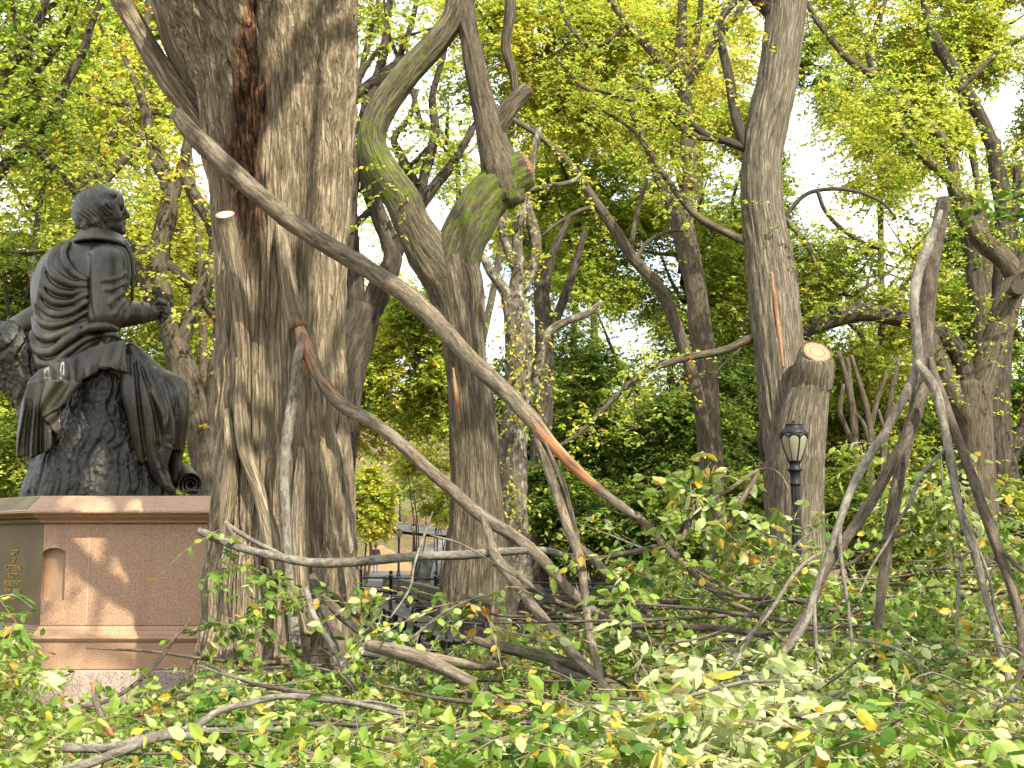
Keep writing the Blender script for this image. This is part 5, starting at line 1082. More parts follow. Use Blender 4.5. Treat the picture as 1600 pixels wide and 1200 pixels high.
branch('fallen_branch', 'smooth grey stem with two long prongs running down to the right edge',
    [(1432, 566, 14, 7.55), (1446, 584, 20, 7.5), (1462, 612, 20, 7.5), (1474, 660, 19, 7.45), (1484, 712, 20, 7.4), (1494, 770, 17, 7.4), (1504, 810, 16, 7.35), (1522, 862, 16, 7.3), (1540, 930, 15, 7.2), (1556, 985, 15, 7.15), (1568, 1035, 16, 7.1), (1582, 1085, 14, 7.0), (1588, 1130, 12, 6.95), (1572, 1172, 10, 6.9), (1556, 1200, 7, 6.85)],
    [[(1478, 702, 6, 7.4), (1456, 722, 8, 7.4), (1436, 748, 8, 7.35), (1422, 786, 8, 7.3), (1408, 808, 6, 7.3), (1392, 838, 6, 7.25), (1360, 890, 5, 7.2), (1340, 935, 4, 7.1)], [(1524, 858, 5, 7.3), (1508, 868, 6, 7.28), (1500, 890, 6, 7.25), (1496, 950, 6, 7.2), (1494, 1020, 5, 7.1)], [(1508, 812, 5, 7.3), (1530, 860, 6, 7.3), (1546, 905, 6, 7.25), (1556, 960, 6, 7.2), (1576, 1000, 5, 7.15)], [(1560, 1008, 5, 7.1), (1585, 1015, 5, 7.05), (1610, 1035, 4, 7.0)]],
    M_STICK, n=18, step=.03, group='sawn stems on the right')
branch('fallen_branch', 'knobbly brown-grey stem behind the two-pronged grey one, reaching the right edge',
    [(1454, 560, 12, 7.8), (1462, 592, 18, 7.75), (1476, 630, 20, 7.7), (1490, 668, 21, 7.65), (1508, 715, 22, 7.6), (1526, 765, 22, 7.55), (1542, 810, 22, 7.5), (1560, 860, 21, 7.45), (1578, 910, 19, 7.4), (1594, 970, 18, 7.35), (1596, 1020, 16, 7.3), (1588, 1080, 14, 7.25), (1590, 1150, 12, 7.2)],
    [[(1568, 862, 8, 7.4), (1590, 885, 10, 7.35), (1615, 905, 10, 7.3)]], M_STICKD, n=18, step=.03, group='sawn stems on the right', wound=[.4, .3, 0, 0, 0, 0, 0, 0, 0, 0, 0, 0, 0])
branch('fallen_branch', 'stout brown-grey stem slanting down to the left, beside the grey left prong',
    [(1450, 590, 12, 7.75), (1440, 620, 24, 7.7), (1424, 668, 25, 7.65), (1400, 712, 24, 7.6), (1376, 758, 24, 7.55), (1344, 810, 23, 7.5), (1316, 850, 22, 7.45), (1290, 890, 20, 7.4), (1268, 945, 17, 7.35), (1240, 992, 16, 7.3), (1210, 1035, 14, 7.2), (1180, 1070, 12, 7.1), (1150, 1110, 8, 7.0)],
    [[(1296, 890, 6, 7.4), (1330, 880, 8, 7.38), (1370, 850, 8, 7.35), (1400, 838, 7, 7.3), (1430, 825, 5, 7.3)]], M_STICKD, n=18, step=.03, group='sawn stems on the right')
for lab, pts, fol in (('leafy branch standing up behind the feet of the tall stems at the right', [(1500, 960, 8, 10.0), (1490, 860, 7, 10.0), (1475, 780, 5, 10.0), (1470, 700, 3, 10.0)], [(1470, 740, 10.0, 40, 16, .66, .085), (1500, 790, 10.0, 42, 16, .62, .085), (1450, 800, 9.9, 40, 14, .60, .085), (1540, 830, 9.9, 40, 14, .55, .085)]),
    ('leafy branch with pale leaves rising left of the tall stems', [(1370, 950, 8, 10.2), (1385, 860, 7, 10.2), (1398, 770, 5, 10.2), (1402, 700, 3, 10.2)], [(1400, 715, 10.2, 18, 8, .70, .08), (1385, 780, 10.2, 30, 12, .66, .08), (1360, 830, 10.2, 40, 14, .60, .08)]),
    ('leafy branch lying against the lamp post foot', [(1180, 960, 8, 9.6), (1210, 900, 7, 9.6), (1245, 850, 5, 9.6), (1270, 830, 3, 9.6)], [(1230, 870, 9.6, 36, 14, .55, .085), (1190, 900, 9.5, 36, 12, .52, .085), (1265, 800, 9.6, 12, 4, .46, .085), (1290, 870, 9.6, 34, 10, .56, .085)]),
    ('leafy branch drooping over the nearest bench end', [(640, 1000, 7, 8.8), (690, 960, 6, 8.8), (740, 935, 5, 8.8), (770, 930, 3, 8.8)], [(725, 950, 8.8, 28, 9, .72, .08), (780, 965, 8.8, 30, 9, .66, .08), (650, 980, 8.8, 24, 6, .5, .08)]),
    ('leafy branch with yellow-green leaves below the foot of the great elm', [(560, 1010, 7, 9.2), (590, 960, 6, 9.2), (610, 930, 4, 9.2)], [(600, 940, 9.2, 26, 8, .58, .085), (570, 985, 9.2, 30, 9, .50, .085), (540, 930, 9.4, 14, 4, .5, .085)]),
    ('leafy branch hanging over the left edge in front of the lettered corner', [(-60, 960, 8, 7.5), (-20, 940, 6, 7.5), (20, 930, 4, 7.5), (50, 950, 3, 7.5)], [(10, 990, 7.5, 22, 7, .45, .085), (-10, 940, 7.5, 14, 4, .44, .085), (40, 1040, 7.5, 22, 7, .58, .085)])):
    branch('leafy_branch', lab, pts, [], M_STICK, n=8, step=.05, foliage=fol, group='leafy broken branches')
# --- logs and sticks on the ground
branch('fallen_log', 'barkless brown log lying right of the foot of the great elm', [(575, 1008, 24, 8.6), (620, 1018, 32, 8.5), (660, 1030, 33, 8.4), (700, 1048, 30, 8.3), (740, 1068, 24, 8.2)], [[(640, 1018, 14, 8.5), (690, 1030, 20, 8.55), (740, 1040, 20, 8.6), (790, 1042, 12, 8.65)]], M_POLE, n=24, step=.03, group='logs on the ground')
branch('fallen_log', 'dark mossy log in the leaves below the hanging limb', [(740, 1000, 16, 8.5), (780, 1010, 22, 8.5), (830, 1022, 25, 8.5), (880, 1035, 25, 8.45), (930, 1050, 20, 8.4)], [[(850, 1024, 14, 8.5), (875, 1045, 18, 8.4), (915, 1062, 12, 8.3)]], M_STICKD, n=20, step=.03, group='logs on the ground', moss=[.2, .3, .4, .3, .2])
branch('fallen_log', 'rough short log near the bottom edge in the middle', [(730, 1150, 12, 5.6), (770, 1160, 22, 5.6), (810, 1172, 28, 5.6), (850, 1182, 26, 5.6)], [], M_STICKD, n=20, step=.03, group='logs on the ground', cut=True)
branch('fallen_branch', 'bowed pale grey branch low in front of the great elm', [(100, 1168, 22, 6.4), (170, 1168, 20, 6.4), (240, 1150, 19, 6.5), (300, 1138, 17, 6.5), (340, 1112, 15, 6.6), (390, 1098, 14, 6.7), (440, 1088, 14, 6.8), (500, 1092, 14, 6.8), (560, 1100, 13, 6.8), (630, 1116, 10, 6.8)], [[(300, 1140, 9, 6.5), (350, 1142, 14, 6.45), (400, 1138, 11, 6.4), (440, 1142, 7, 6.4)], [(540, 1098, 6, 6.8), (580, 1096, 7, 6.8), (630, 1106, 5, 6.8)]], M_STICK, n=18, step=.03)
branch('fallen_branch', 'second pale branch under the bowed one at the lower left', [(60, 1215, 22, 5.6), (140, 1192, 21, 5.7), (200, 1170, 20, 5.8), (250, 1152, 18, 5.9), (310, 1150, 14, 6.0)], [], M_STICK, n=18, step=.03)
branch('fallen_branch', 'thin dark branch curving up in front of the pedestal', [(75, 1112, 8, 8.0), (120, 1106, 9, 8.1), (170, 1094, 10, 8.2), (215, 1066, 10, 8.3), (250, 1030, 9, 8.4), (272, 998, 8, 8.45), (290, 978, 6, 8.5), (297, 968, 4, 8.5)], [[(288, 988, 4, 8.5), (305, 986, 4, 8.5), (318, 982, 3, 8.5)]], M_STICKD, n=12, step=.03, foliage=[(240, 1075, 8.2, 10, 2, .42, .09)])
branch('wood_splinter', 'upright orange-brown splinter of torn wood at the lower left', [(176, 1150, 10, 7.0), (165, 1135, 15, 7.0), (155, 1110, 15, 7.0), (148, 1085, 11, 7.0), (145, 1060, 6, 7.0)], [], M_POLE, n=14, step=.02, wound=[.75, .5, .35, .45, .8], cat='splinter', group='torn wood')
branch('fallen_branch', 'curved dark branch behind the foot of the great elm on its right', [(488, 900, 18, 10.6), (505, 950, 20, 10.4), (530, 1000, 20, 10.2), (548, 1050, 18, 10.0)], [[(500, 925, 16, 10.5), (530, 960, 18, 10.4), (560, 985, 17, 10.3), (590, 1010, 14, 10.2)], [(520, 930, 14, 10.6), (560, 965, 17, 10.5), (590, 990, 15, 10.4)]], M_STICKD, n=14, step=.04)
branch('fallen_branch', 'pale stick leaning from the trunk foot into the leaves', [(478, 920, 12, 10.0), (492, 965, 12, 9.8), (520, 1010, 12, 9.5), (540, 1050, 12, 9.3), (553, 1080, 9, 9.1)], [[(512, 1060, 10, 9.4), (545, 1050, 12, 9.4), (600, 1042, 8, 9.4)]], M_STICK, n=14, step=.04)
branch('fallen_branch', 'long dark branch lying level through the leaves right of centre', [(880, 962, 10, 9.0), (940, 975, 11, 8.9), (1010, 978, 12, 8.8), (1080, 980, 13, 8.7), (1150, 985, 14, 8.6), (1210, 996, 13, 8.5), (1270, 1010, 10, 8.4)], [[(1190, 990, 8, 8.5), (1240, 985, 9, 8.5), (1320, 978, 9, 8.5), (1390, 986, 8, 8.4), (1440, 1010, 5, 8.3)], [(1000, 1040, 7, 8.2), (1060, 1055, 9, 8.2), (1130, 1050, 8, 8.2), (1200, 1058, 9, 8.1)]], M_STICKD, n=12, step=.04, foliage=[(1000, 960, 8.8, 40, 10, .46, .09)])
for lab, pts in (('thin arching twig over the leaves at the lower right', [(1330, 1000, 6, 6.4), (1370, 1005, 6, 6.4), (1410, 1018, 5, 6.3), (1450, 1045, 4, 6.2)]), ('twig leaning left over the bright leaves at the bottom', [(1200, 950, 8, 6.8), (1170, 1000, 7, 6.6), (1140, 1050, 6, 6.3), (1110, 1100, 5, 6.0), (1095, 1140, 3, 5.8)]),
                 ('forked twig in front of the dark bench backs', [(1000, 1010, 4, 6.5), (1080, 1000, 5, 6.6), (1150, 975, 5, 6.7), (1200, 930, 4, 6.9)]), ('thin twig rising beside the level grey branch', [(610, 965, 4, 8.0), (640, 920, 5, 8.2), (648, 880, 5, 8.4), (665, 830, 5, 8.6), (676, 800, 3, 8.7)]),
                 ('fine drooping twig in front of the forked elm', [(672, 836, 3, 8.7), (720, 850, 4, 8.7), (780, 885, 4, 8.6), (850, 930, 3, 8.5)]), ('twig crossing the wet leaves at the lower left', [(310, 1040, 5, 6.2), (370, 1060, 5, 6.1), (430, 1070, 4, 6.0), (500, 1060, 3, 6.0)]), ('dark twig near the bottom right corner', [(1400, 1110, 6, 5.6), (1450, 1140, 6, 5.5), (1500, 1180, 5, 5.4), (1530, 1215, 4, 5.3)]),
                 ('dark twig slanting low in the middle leaves', [(840, 1150, 8, 6.0), (880, 1138, 9, 6.1), (910, 1134, 9, 6.1), (950, 1150, 7, 6.0), (990, 1162, 5, 5.9)])):
    branch('twig', lab, pts, [], M_STICK if 'dark' not in lab else M_STICKD, n=8, step=.04, group='loose twigs')

# --- the mass of fallen foliage
PXS = np.array([-200, 0, 60, 150, 320, 420, 560, 700, 850, 1000, 1150, 1300, 1450, 1600, 1850])
DY = np.array([4.2, 5.2, 6.5, 8.0, 9.5, 11.0, 12.6])
TOP = np.array([   # photograph row of the heap's upper surface, by column and distance
 [1185, 1185, 1195, 1205, 1205, 1195, 1190, 1190, 1185, 1180, 1175, 1175, 1175, 1175, 1175],
 [1120, 1140, 1180, 1205, 1200, 1190, 1185, 1180, 1170, 1145, 1125, 1130, 1140, 1130, 1120],
 [1010, 1060, 1130, 1180, 1165, 1140, 1135, 1145, 1145, 1115, 1075, 1090, 1100, 1085, 1070],
 [930, 990, 1075, 1105, 1085, 1060, 1060, 1085, 1105, 1075, 1015, 1010, 1020, 1000, 980],
 [870, 970, 1080, 1090, 1050, 1025, 1035, 1035, 1005, 945, 910, 895, 890, 885, 875],
 [860, 965, 1085, 1090, 1040, 1020, 1015, 1010, 975, 900, 865, 848, 838, 835, 835],
 [900, 1000, 1085, 1090, 1050, 1045, 1015, 1025, 1000, 915, 872, 858, 848, 845, 845]], float)
def heap_top(pxx, Y):
    i = np.clip(np.searchsorted(DY, Y)-1, 0, len(DY)-2); f = np.clip((Y-DY[i])/(DY[i+1]-DY[i]), 0, 1)
    cols = np.array([[np.interp(p, PXS, TOP[a]), np.interp(p, PXS, TOP[a+1])] for p, a in zip(pxx, i)])
    return cols[:, 0]*(1-f)+cols[:, 1]*f
def heap(n, y0, y1, L_, size, mean, seed_px=(-150, 1750), depth=.65, twig=.003):
    Yv = y0+(y1-y0)*rng.random(n)**.8; pv = rng.uniform(*seed_px, n)
    top = heap_top(pv, Yv); base = at(pv, top, Yv); clump = vn(np.stack([base[:, 0]*1.6, base[:, 1]*1.6, 0*pv], -1))
    g = ground(base[:, 0], base[:, 1]); base[:, 2] = np.maximum(base[:, 2]+.17*(clump-np.where(pv < 760, .75, .25))-depth*rng.random(n)**1.3+rng.exponential(.035, n), g+.05)
    d = rng.normal(0, 1, (n, 3)); d[:, 2] = d[:, 2]*.35-.05
    hue = mean+.13*vn(np.stack([base[:, 0]*.9, base[:, 1]*.9, 0*pv+5], -1))
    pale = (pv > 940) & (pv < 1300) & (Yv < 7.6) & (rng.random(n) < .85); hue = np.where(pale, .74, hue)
    dens = fbm(np.stack([base[:, 0]*1.1+3, base[:, 1]*.9, 0*pv+2], -1), 2)+.25*rng.normal(0, 1, n)
    keep = (dens > -.22) & ~((pv < 720) & (Yv > 5.2) & (Yv < 7.4) & (rng.random(n) < .5))
    hue = hue+.10*np.sign(vn(np.stack([base[:, 0]*2.3, base[:, 1]*2.3, 0*pv+11], -1)))*(rng.random(n) < .6)
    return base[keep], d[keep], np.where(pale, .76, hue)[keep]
L = Leaves()
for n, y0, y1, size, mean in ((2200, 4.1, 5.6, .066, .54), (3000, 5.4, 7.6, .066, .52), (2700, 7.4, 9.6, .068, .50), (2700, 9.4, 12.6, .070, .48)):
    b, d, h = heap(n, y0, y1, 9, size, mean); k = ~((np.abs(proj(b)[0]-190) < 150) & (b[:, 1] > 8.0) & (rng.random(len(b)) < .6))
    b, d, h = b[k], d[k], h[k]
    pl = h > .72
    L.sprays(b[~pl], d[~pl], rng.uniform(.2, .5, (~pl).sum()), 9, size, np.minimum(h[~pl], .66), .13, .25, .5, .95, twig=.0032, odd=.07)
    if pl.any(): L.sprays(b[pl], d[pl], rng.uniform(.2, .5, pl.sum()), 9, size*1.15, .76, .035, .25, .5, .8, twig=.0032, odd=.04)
tag(obj('fallen_foliage', L.mesh('fallen_foliage', M_FALL, T_NEAR, M_TWIGP)), 'thick spread of broken leafy twigs covering the foreground', 'fallen foliage', kind='stuff')
# loose sticks through the heap
T = Tubes(); b, d, h = heap(700, 4.6, 12.0, 1, .1, .5, depth=.22)
for p, q in zip(b, d):
    if proj(p[None])[0][0] < 420 and p[1] > 7: continue
    l_ = rng.uniform(.25, .95); q = q/np.linalg.norm(q); q[2] = rng.normal(.0, .16); r_ = rng.choice([.003, .004, .006, .009])
    m_ = p+q*l_*.5+rng.normal(0, .05, 3); T.add(np.array([[*p, r_], [*m_, r_*.85], [*(p+q*l_+rng.normal(0, .06, 3)), r_*.4]]), 6, .15, .1, 3)
tag(obj('broken_twigs', T.mesh('broken_twigs', M_STICK)), 'scatter of thin grey broken twigs among the fallen leaves', 'twigs', kind='stuff')
# single fallen leaves on the bare ground
L = Leaves(); n = 9000
X = rng.uniform(-9, 9, n); Yv = rng.uniform(4, 30, n); P = np.stack([X, Yv, ground(X, Yv)+.015], -1); u = rng.normal(0, 1, (n, 3)); u[:, 2] *= .15
L.add(P, u, np.array([0, 0, 1.])+rng.normal(0, .25, (n, 3)), rng.uniform(.06, .11, n), np.clip(rng.choice([.45, .6, .82, .88, .93, .97, .99], n)+rng.normal(0, .02, n), 0, 1))
tag(obj('leaf_litter', L.mesh('leaf_litter', M_FALL, T_NEAR)), 'scattered yellow and brown leaves lying on the ground', 'leaf litter', kind='stuff')
# bare dirt and torn bark round the foot of the great elm, and broken limbs buried in the heap
T = Tubes()
for k in range(34):
    pv = np.array([rng.uniform(450, 1650)]); Yv = np.array([rng.uniform(5.2, 11)]); b = at(pv, heap_top(pv, Yv)+rng.uniform(5, 45), Yv)[0]
    a = rng.uniform(-.7, .7)+(math.pi if rng.random() < .5 else 0); l_ = rng.uniform(.8, 2.2); d = np.array([math.cos(a), math.sin(a)*.6, rng.normal(.0, .12)]); r_ = rng.uniform(.007, .020)
    T.add(np.array([[*b, r_], [*(b+d*l_*.35+rng.normal(0, .025, 3)), r_*.9], [*(b+d*l_*.7+rng.normal(0, .03, 3)), r_*.7], [*(b+d*l_), r_*.3]]), 8, .06, .12, 3, knob=.3)
tag(obj('broken_limbs', T.mesh('broken_limbs', M_STICKD)), 'tangle of dark broken limbs half buried in the fallen leaves', 'broken limbs', kind='stuff')
# greenish hanging spray near the right edge, from a tree beside the viewpoint
o_ = thing('overhanging_branch', 'pale green leafy spray hanging in at the right edge', 'branch', at(1700, 250, 9.0))
T = Tubes().add(px([(1790, 230, 10, 9), (1700, 262, 8, 9), (1620, 296, 6, 9), (1560, 318, 3, 9)]), 8, .1); obj('stem', T.mesh('stem', M_MID), o_)
L = Leaves(); q = at(np.array([1600, 1575, 1590, 1560, 1610, 1570, 1595, 1620]), np.array([300, 310, 325, 335, 340, 295, 285, 330]), 9.0)
L.sprays(q, rng.normal(0, 1, (8, 3))*[1, .6, .3], .28, 8, .10, .36, .06, odd=0, twig=.003); obj('foliage', L.mesh('foliage', M_FALL, T_NEAR, M_TWIG), o_)
# ================================================================ STREET FURNITURE AND PEOPLE
s = NT('black_cast_iron'); c = s.coord('Object'); s.pbr(s.ramp(s.noise(c, 12, 4), [(.35, (.005, .0055, .006)), (.7, (.014, .0145, .015))]), .5, s.bump(s.noise(c, 40, 3), .1, .004), spec=.25); M_IRON = s.m
s = NT('frosted_lamp_glass'); c = s.coord('Object'); p = s.pbr((.36, .35, .26), .18, spec=.6); t_ = s.n('ShaderNodeBsdfTranslucent'); s.set(t_.inputs['Color'], (.55, .53, .38, 1)); m_ = s.n('ShaderNodeMixShader'); m_.inputs[0].default_value = .45
s.t.links.new(p.outputs[0], m_.inputs[1]); s.t.links.new(t_.outputs[0], m_.inputs[2]); s.t.links.new(m_.outputs[0], s.out.inputs['Surface']); M_GLASS = s.m
s = NT('bench_wood'); c = s.coord('Object'); s.pbr(s.ramp(s.noise(s.vec(c, (3, 3, 22)), 1.0, 4), [(.3, (.014, .009, .006)), (.7, (.045, .024, .013))]), .6); M_BWOOD = s.m
s = NT('bench_paint'); c = s.coord('Object'); s.pbr(s.ramp(s.noise(c, 6, 4), [(.35, (.012, .014, .015)), (.7, (.034, .038, .038))]), .35, spec=.5); M_BPAINT = s.m
def lathe(prof, n=24, c=(0, 0, 0), flute=0, fl=0.0):
    a = np.arange(n)/n*2*np.pi; V = []
    for r, z in prof:
        rr = r*(1-(fl*(.5-.5*np.cos(a*flute)) if flute else 0)); V.append(np.stack([c[0]+rr*np.cos(a), c[1]+rr*np.sin(a), c[2]+z+0*a], 1))
    m = len(prof); V = np.concatenate(V); I = np.arange(m-1)[:, None]*n; j = np.arange(n)[None]; j2 = (j+1) % n
    return V, np.stack([I+j, I+j2, I+n+j2, I+n+j], -1).reshape(-1, 4)
def street_lamp(label, base, H, simple=False, group='street lamps'):
    """post, collar, globe of four glass lobes in a cast cage, cap and finial; H is the full height"""
    k = H/3.65; o = thing('street_lamp', label, 'street lamp', base, group); b = np.array(base); n = 12 if simple else 32
    def put(nm, prof, mat, **kw):
        V, Q = lathe([(r*k, z*k) for r, z in prof], kw.pop('n', n), b, **kw); return obj(nm, mesh(nm, V, [Q], mat), o)
    put('base', [(0, 0), (.20, 0), (.20, .12), (.17, .16), (.15, .30), (.165, .34), (.13, .42), (.11, .60), (.12, .64), (.085, .70), (0, .70)], M_IRON)
    put('post', [(.086, .68), (.080, 1.4), (.074, 2.55), (.07, 2.62)], M_IRON, n=12 if simple else 64, flute=0 if simple else 8, fl=.16)
    put('collar', [(.075, 2.60), (.088, 2.62), (.088, 2.645), (.078, 2.66), (.080, 2.78), (.095, 2.83), (.118, 2.845), (.122, 2.865), (.095, 2.885), (.085, 2.93), (.098, 2.985), (.112, 2.99), (.112, 3.005), (0, 3.005)], M_IRON)
    G = [(.095, 3.0), (.125, 3.06), (.165, 3.16), (.200, 3.27), (.217, 3.36), (.212, 3.42), (.185, 3.47)]
    put('globe', G, M_GLASS)
    put('lamp_cap', [(.19, 3.455), (.222, 3.43), (.226, 3.445), (.195, 3.485), (.160, 3.53), (.132, 3.565), (.140, 3.575), (.140, 3.588), (.118, 3.597), (.045, 3.603), (.022, 3.612), (.030, 3.625), (.030, 3.64), (.012, 3.65), (0, 3.652)], M_IRON)
    T = Tubes()
    nrib = 8
    for i in range(nrib):
        a = i/nrib*2*np.pi+.2; T.add(np.array([[b[0]+(r+.004)*k*math.cos(a), b[1]+(r+.004)*k*math.sin(a), b[2]+z*k, (.011 if i % 2 == 0 else .006)*k] for r, z in G]), 6, .1*k, 0)
    obj('cage', T.mesh('cage', M_IRON), o)
    if not simple:
        T = Tubes()
        for i in range(8):            # scalloped hood edge hanging over each pane
            a0 = i/8*2*np.pi+.2; pts = []
            for t in np.linspace(0, 1, 9):
                a = a0+t*2*np.pi/8; r = .222; z = 3.425-.055*math.cos((t-.5)*2*math.pi)*0-.06*(abs(t-.5)*2)**2; pts.append([b[0]+r*k*math.cos(a), b[1]+r*k*math.sin(a), b[2]+z*k, .017*k])
            T.add(np.array(pts), 8, .03, 0)
        obj('scalloped_hood', T.mesh('scalloped_hood', M_IRON), o)
    return o
lp = at(1240, 657, 20.0); lb = (float(lp[0]), 20.0, float(ground(lp[0], 20.0)))
street_lamp('black cast-iron street lamp with a frosted globe in front of the sawn elm', lb, float(lp[2])-lb[2])
for lab, x_, y_, Yl in (('far small street lamp seen left of its taller twin by the mulch heap', 623.5, 826, 66.), ('far street lamp standing tallest beyond the level grey branch', 646.5, 817, 74.), ('farthest street lamp under the small bent tree', 625, 770, 118.)):
    p = at(x_, y_, Yl); g = float(ground(p[0], Yl)); street_lamp(lab, (float(p[0]), Yl, g), max(float(p[2])-g, 2.6), True)
# --- benches
def box(bm, c, sz, rot=None, bev=.008):
    M = Matrix.Translation(c) @ (rot or Matrix.Identity(4)) @ Matrix.Diagonal((*sz, 1)); r = bmesh.ops.create_cube(bm, size=1, matrix=M)
    if bev: bmesh.ops.bevel(bm, geom=list({e for v in r['verts'] for e in v.link_edges}), offset=bev, segments=1, affect='EDGES')
def bench(label, a, b, h=.86, group='park benches', flip=1):
    """a long slatted bench between plan points a and b; the back is on the side n*flip"""
    a = np.array(a, float); b = np.array(b, float); d = b-a; L = np.linalg.norm(d); d /= L; n = np.array([-d[1], d[0]])*flip; mid = (a+b)/2; g = float(ground(*mid))
    o = thing('park_bench', label, 'bench', (mid[0], mid[1], g), group); R0 = Matrix.Rotation(math.atan2(d[1], d[0]), 4, 'Z')
    def P(u, w, z): return Vector((mid[0]+d[0]*u+n[0]*w, mid[1]+d[1]*u+n[1]*w, g+z))
    bm = bmesh.new()
    for i in range(4): box(bm, P(0, -.36+i*.115, .44), (L, .095, .035), R0)
    obj('seat', bm_mesh('seat', bm, M_BPAINT), o)
    bm = bmesh.new(); tl = R0 @ Matrix.Rotation(R(-12)*flip, 4, 'X')
    for i in range(4): box(bm, P(0, .085+i*.026, .53+i*.105), (L, .03, .09), tl)
    obj('backrest', bm_mesh('backrest', bm, M_BWOOD), o)
    bm = bmesh.new(); box(bm, P(0, .20, h+.05), (L+.04, .11, .05), R0); obj('top_rail', bm_mesh('top_rail', bm, M_BPAINT), o)
    for u in np.linspace(-L/2+.12, L/2-.12, max(2, int(L/1.1))):
        bm = bmesh.new(); box(bm, P(u, -.34, .21), (.06, .06, .44), R0); box(bm, P(u, -.13, .405), (.06, .46, .05), R0); obj('leg', bm_mesh('leg', bm, M_IRON), o)
        bm = bmesh.new(); box(bm, P(u, .13, .43), (.07, .07, .9), R0 @ Matrix.Rotation(R(-8)*flip, 4, 'X')); obj('leg', bm_mesh('leg', bm, M_IRON), o)
    for u in (-L/2+.1, L/2-.1):
        T = Tubes().add(np.array([[*P(u, -.38, .44), .018], [*P(u, -.40, .62), .018], [*P(u, -.33, .68), .018], [*P(u, -.1, .66), .018], [*P(u, .10, .64), .018]]), 8, .04, 0); obj('armrest', T.mesh('armrest', M_IRON), o)
    return o
A0, A1 = np.array([-.45, 16.8]), np.array([-3.3, 31.5])
for i, lab in enumerate(('nearest dark bench running away from the viewer, its brown back turned this way', 'second bench along the row behind the nearest brown-backed one', 'third bench along the row, level with the bend of the path', 'last bench of the receding row beside the great elm')):
    p0, p1 = A0+(A1-A0)*(i/4), A0+(A1-A0)*((i+.96)/4); bench(lab, p0, p1, flip=-1)
B0, B1 = np.array([-1.5, 24.2]), np.array([5.0, 17.6])
for i, lab in enumerate(('bench right of the receding row, in front of the forked elm', 'middle bench of the row under the hanging limb', 'bench half hidden in leaves left of the lamp')):
    p0, p1 = B0+(B1-B0)*(i/3), B0+(B1-B0)*((i+.96)/3); bench(lab, p0, p1)
# --- iron path fences
def fence(label, pts, h=.95, gap=.2, group='iron path fences'):
    pts = np.array(pts, float); g0 = float(ground(*pts[0])); o = thing('iron_fence', label, 'fence', (*pts[0], g0), group)
    C = spline(pts, 1.9); Z = ground(C[:, 0], C[:, 1])
    for f, r in ((1.0, .022), (.22, .018)):
        T = Tubes().add(np.concatenate([C, (Z+h*f)[:, None], np.full((len(C), 1), r)], 1), 8, .5, 0); obj('rail', T.mesh('rail', M_IRON), o)
    for x, z in zip(C, Z):
        V, Q = lathe([(.0, -.1), (.035, -.1), (.035, h+.02), (.05, h+.03), (.05, h+.06), (.025, h+.08), (.045, h+.12), (.03, h+.16), (0, h+.17)], 10, (x[0], x[1], z)); obj('post', mesh('post', V, [Q], M_IRON), o)
    W_ = spline(np.array([[*c_, z] for c_, z in zip(C, Z)]), gap)
    for q in W_: obj('picket', Tubes().add(np.array([[q[0], q[1], q[2]+h*.22, .006], [q[0], q[1], q[2]+h*.55, .006]]), 4, .4, 0).mesh('picket', M_IRON), o)
    return o
fence('black iron fence crossing behind the benches with knobbed posts', [(-3.6, 29.0), (-1.6, 27.2), (1.0, 24.6), (4.0, 21.6), (8.5, 18.4)])
fence('iron fence along the far side of the path towards the walkers', [(-4.2, 36.0), (-6.6, 50.0), (-8.6, 66.0)], gap=.42)
fence('short run of iron fence low at the right edge of the leaves', [(5.0, 13.6), (7.2, 13.4), (9.4, 13.6)], h=.8)
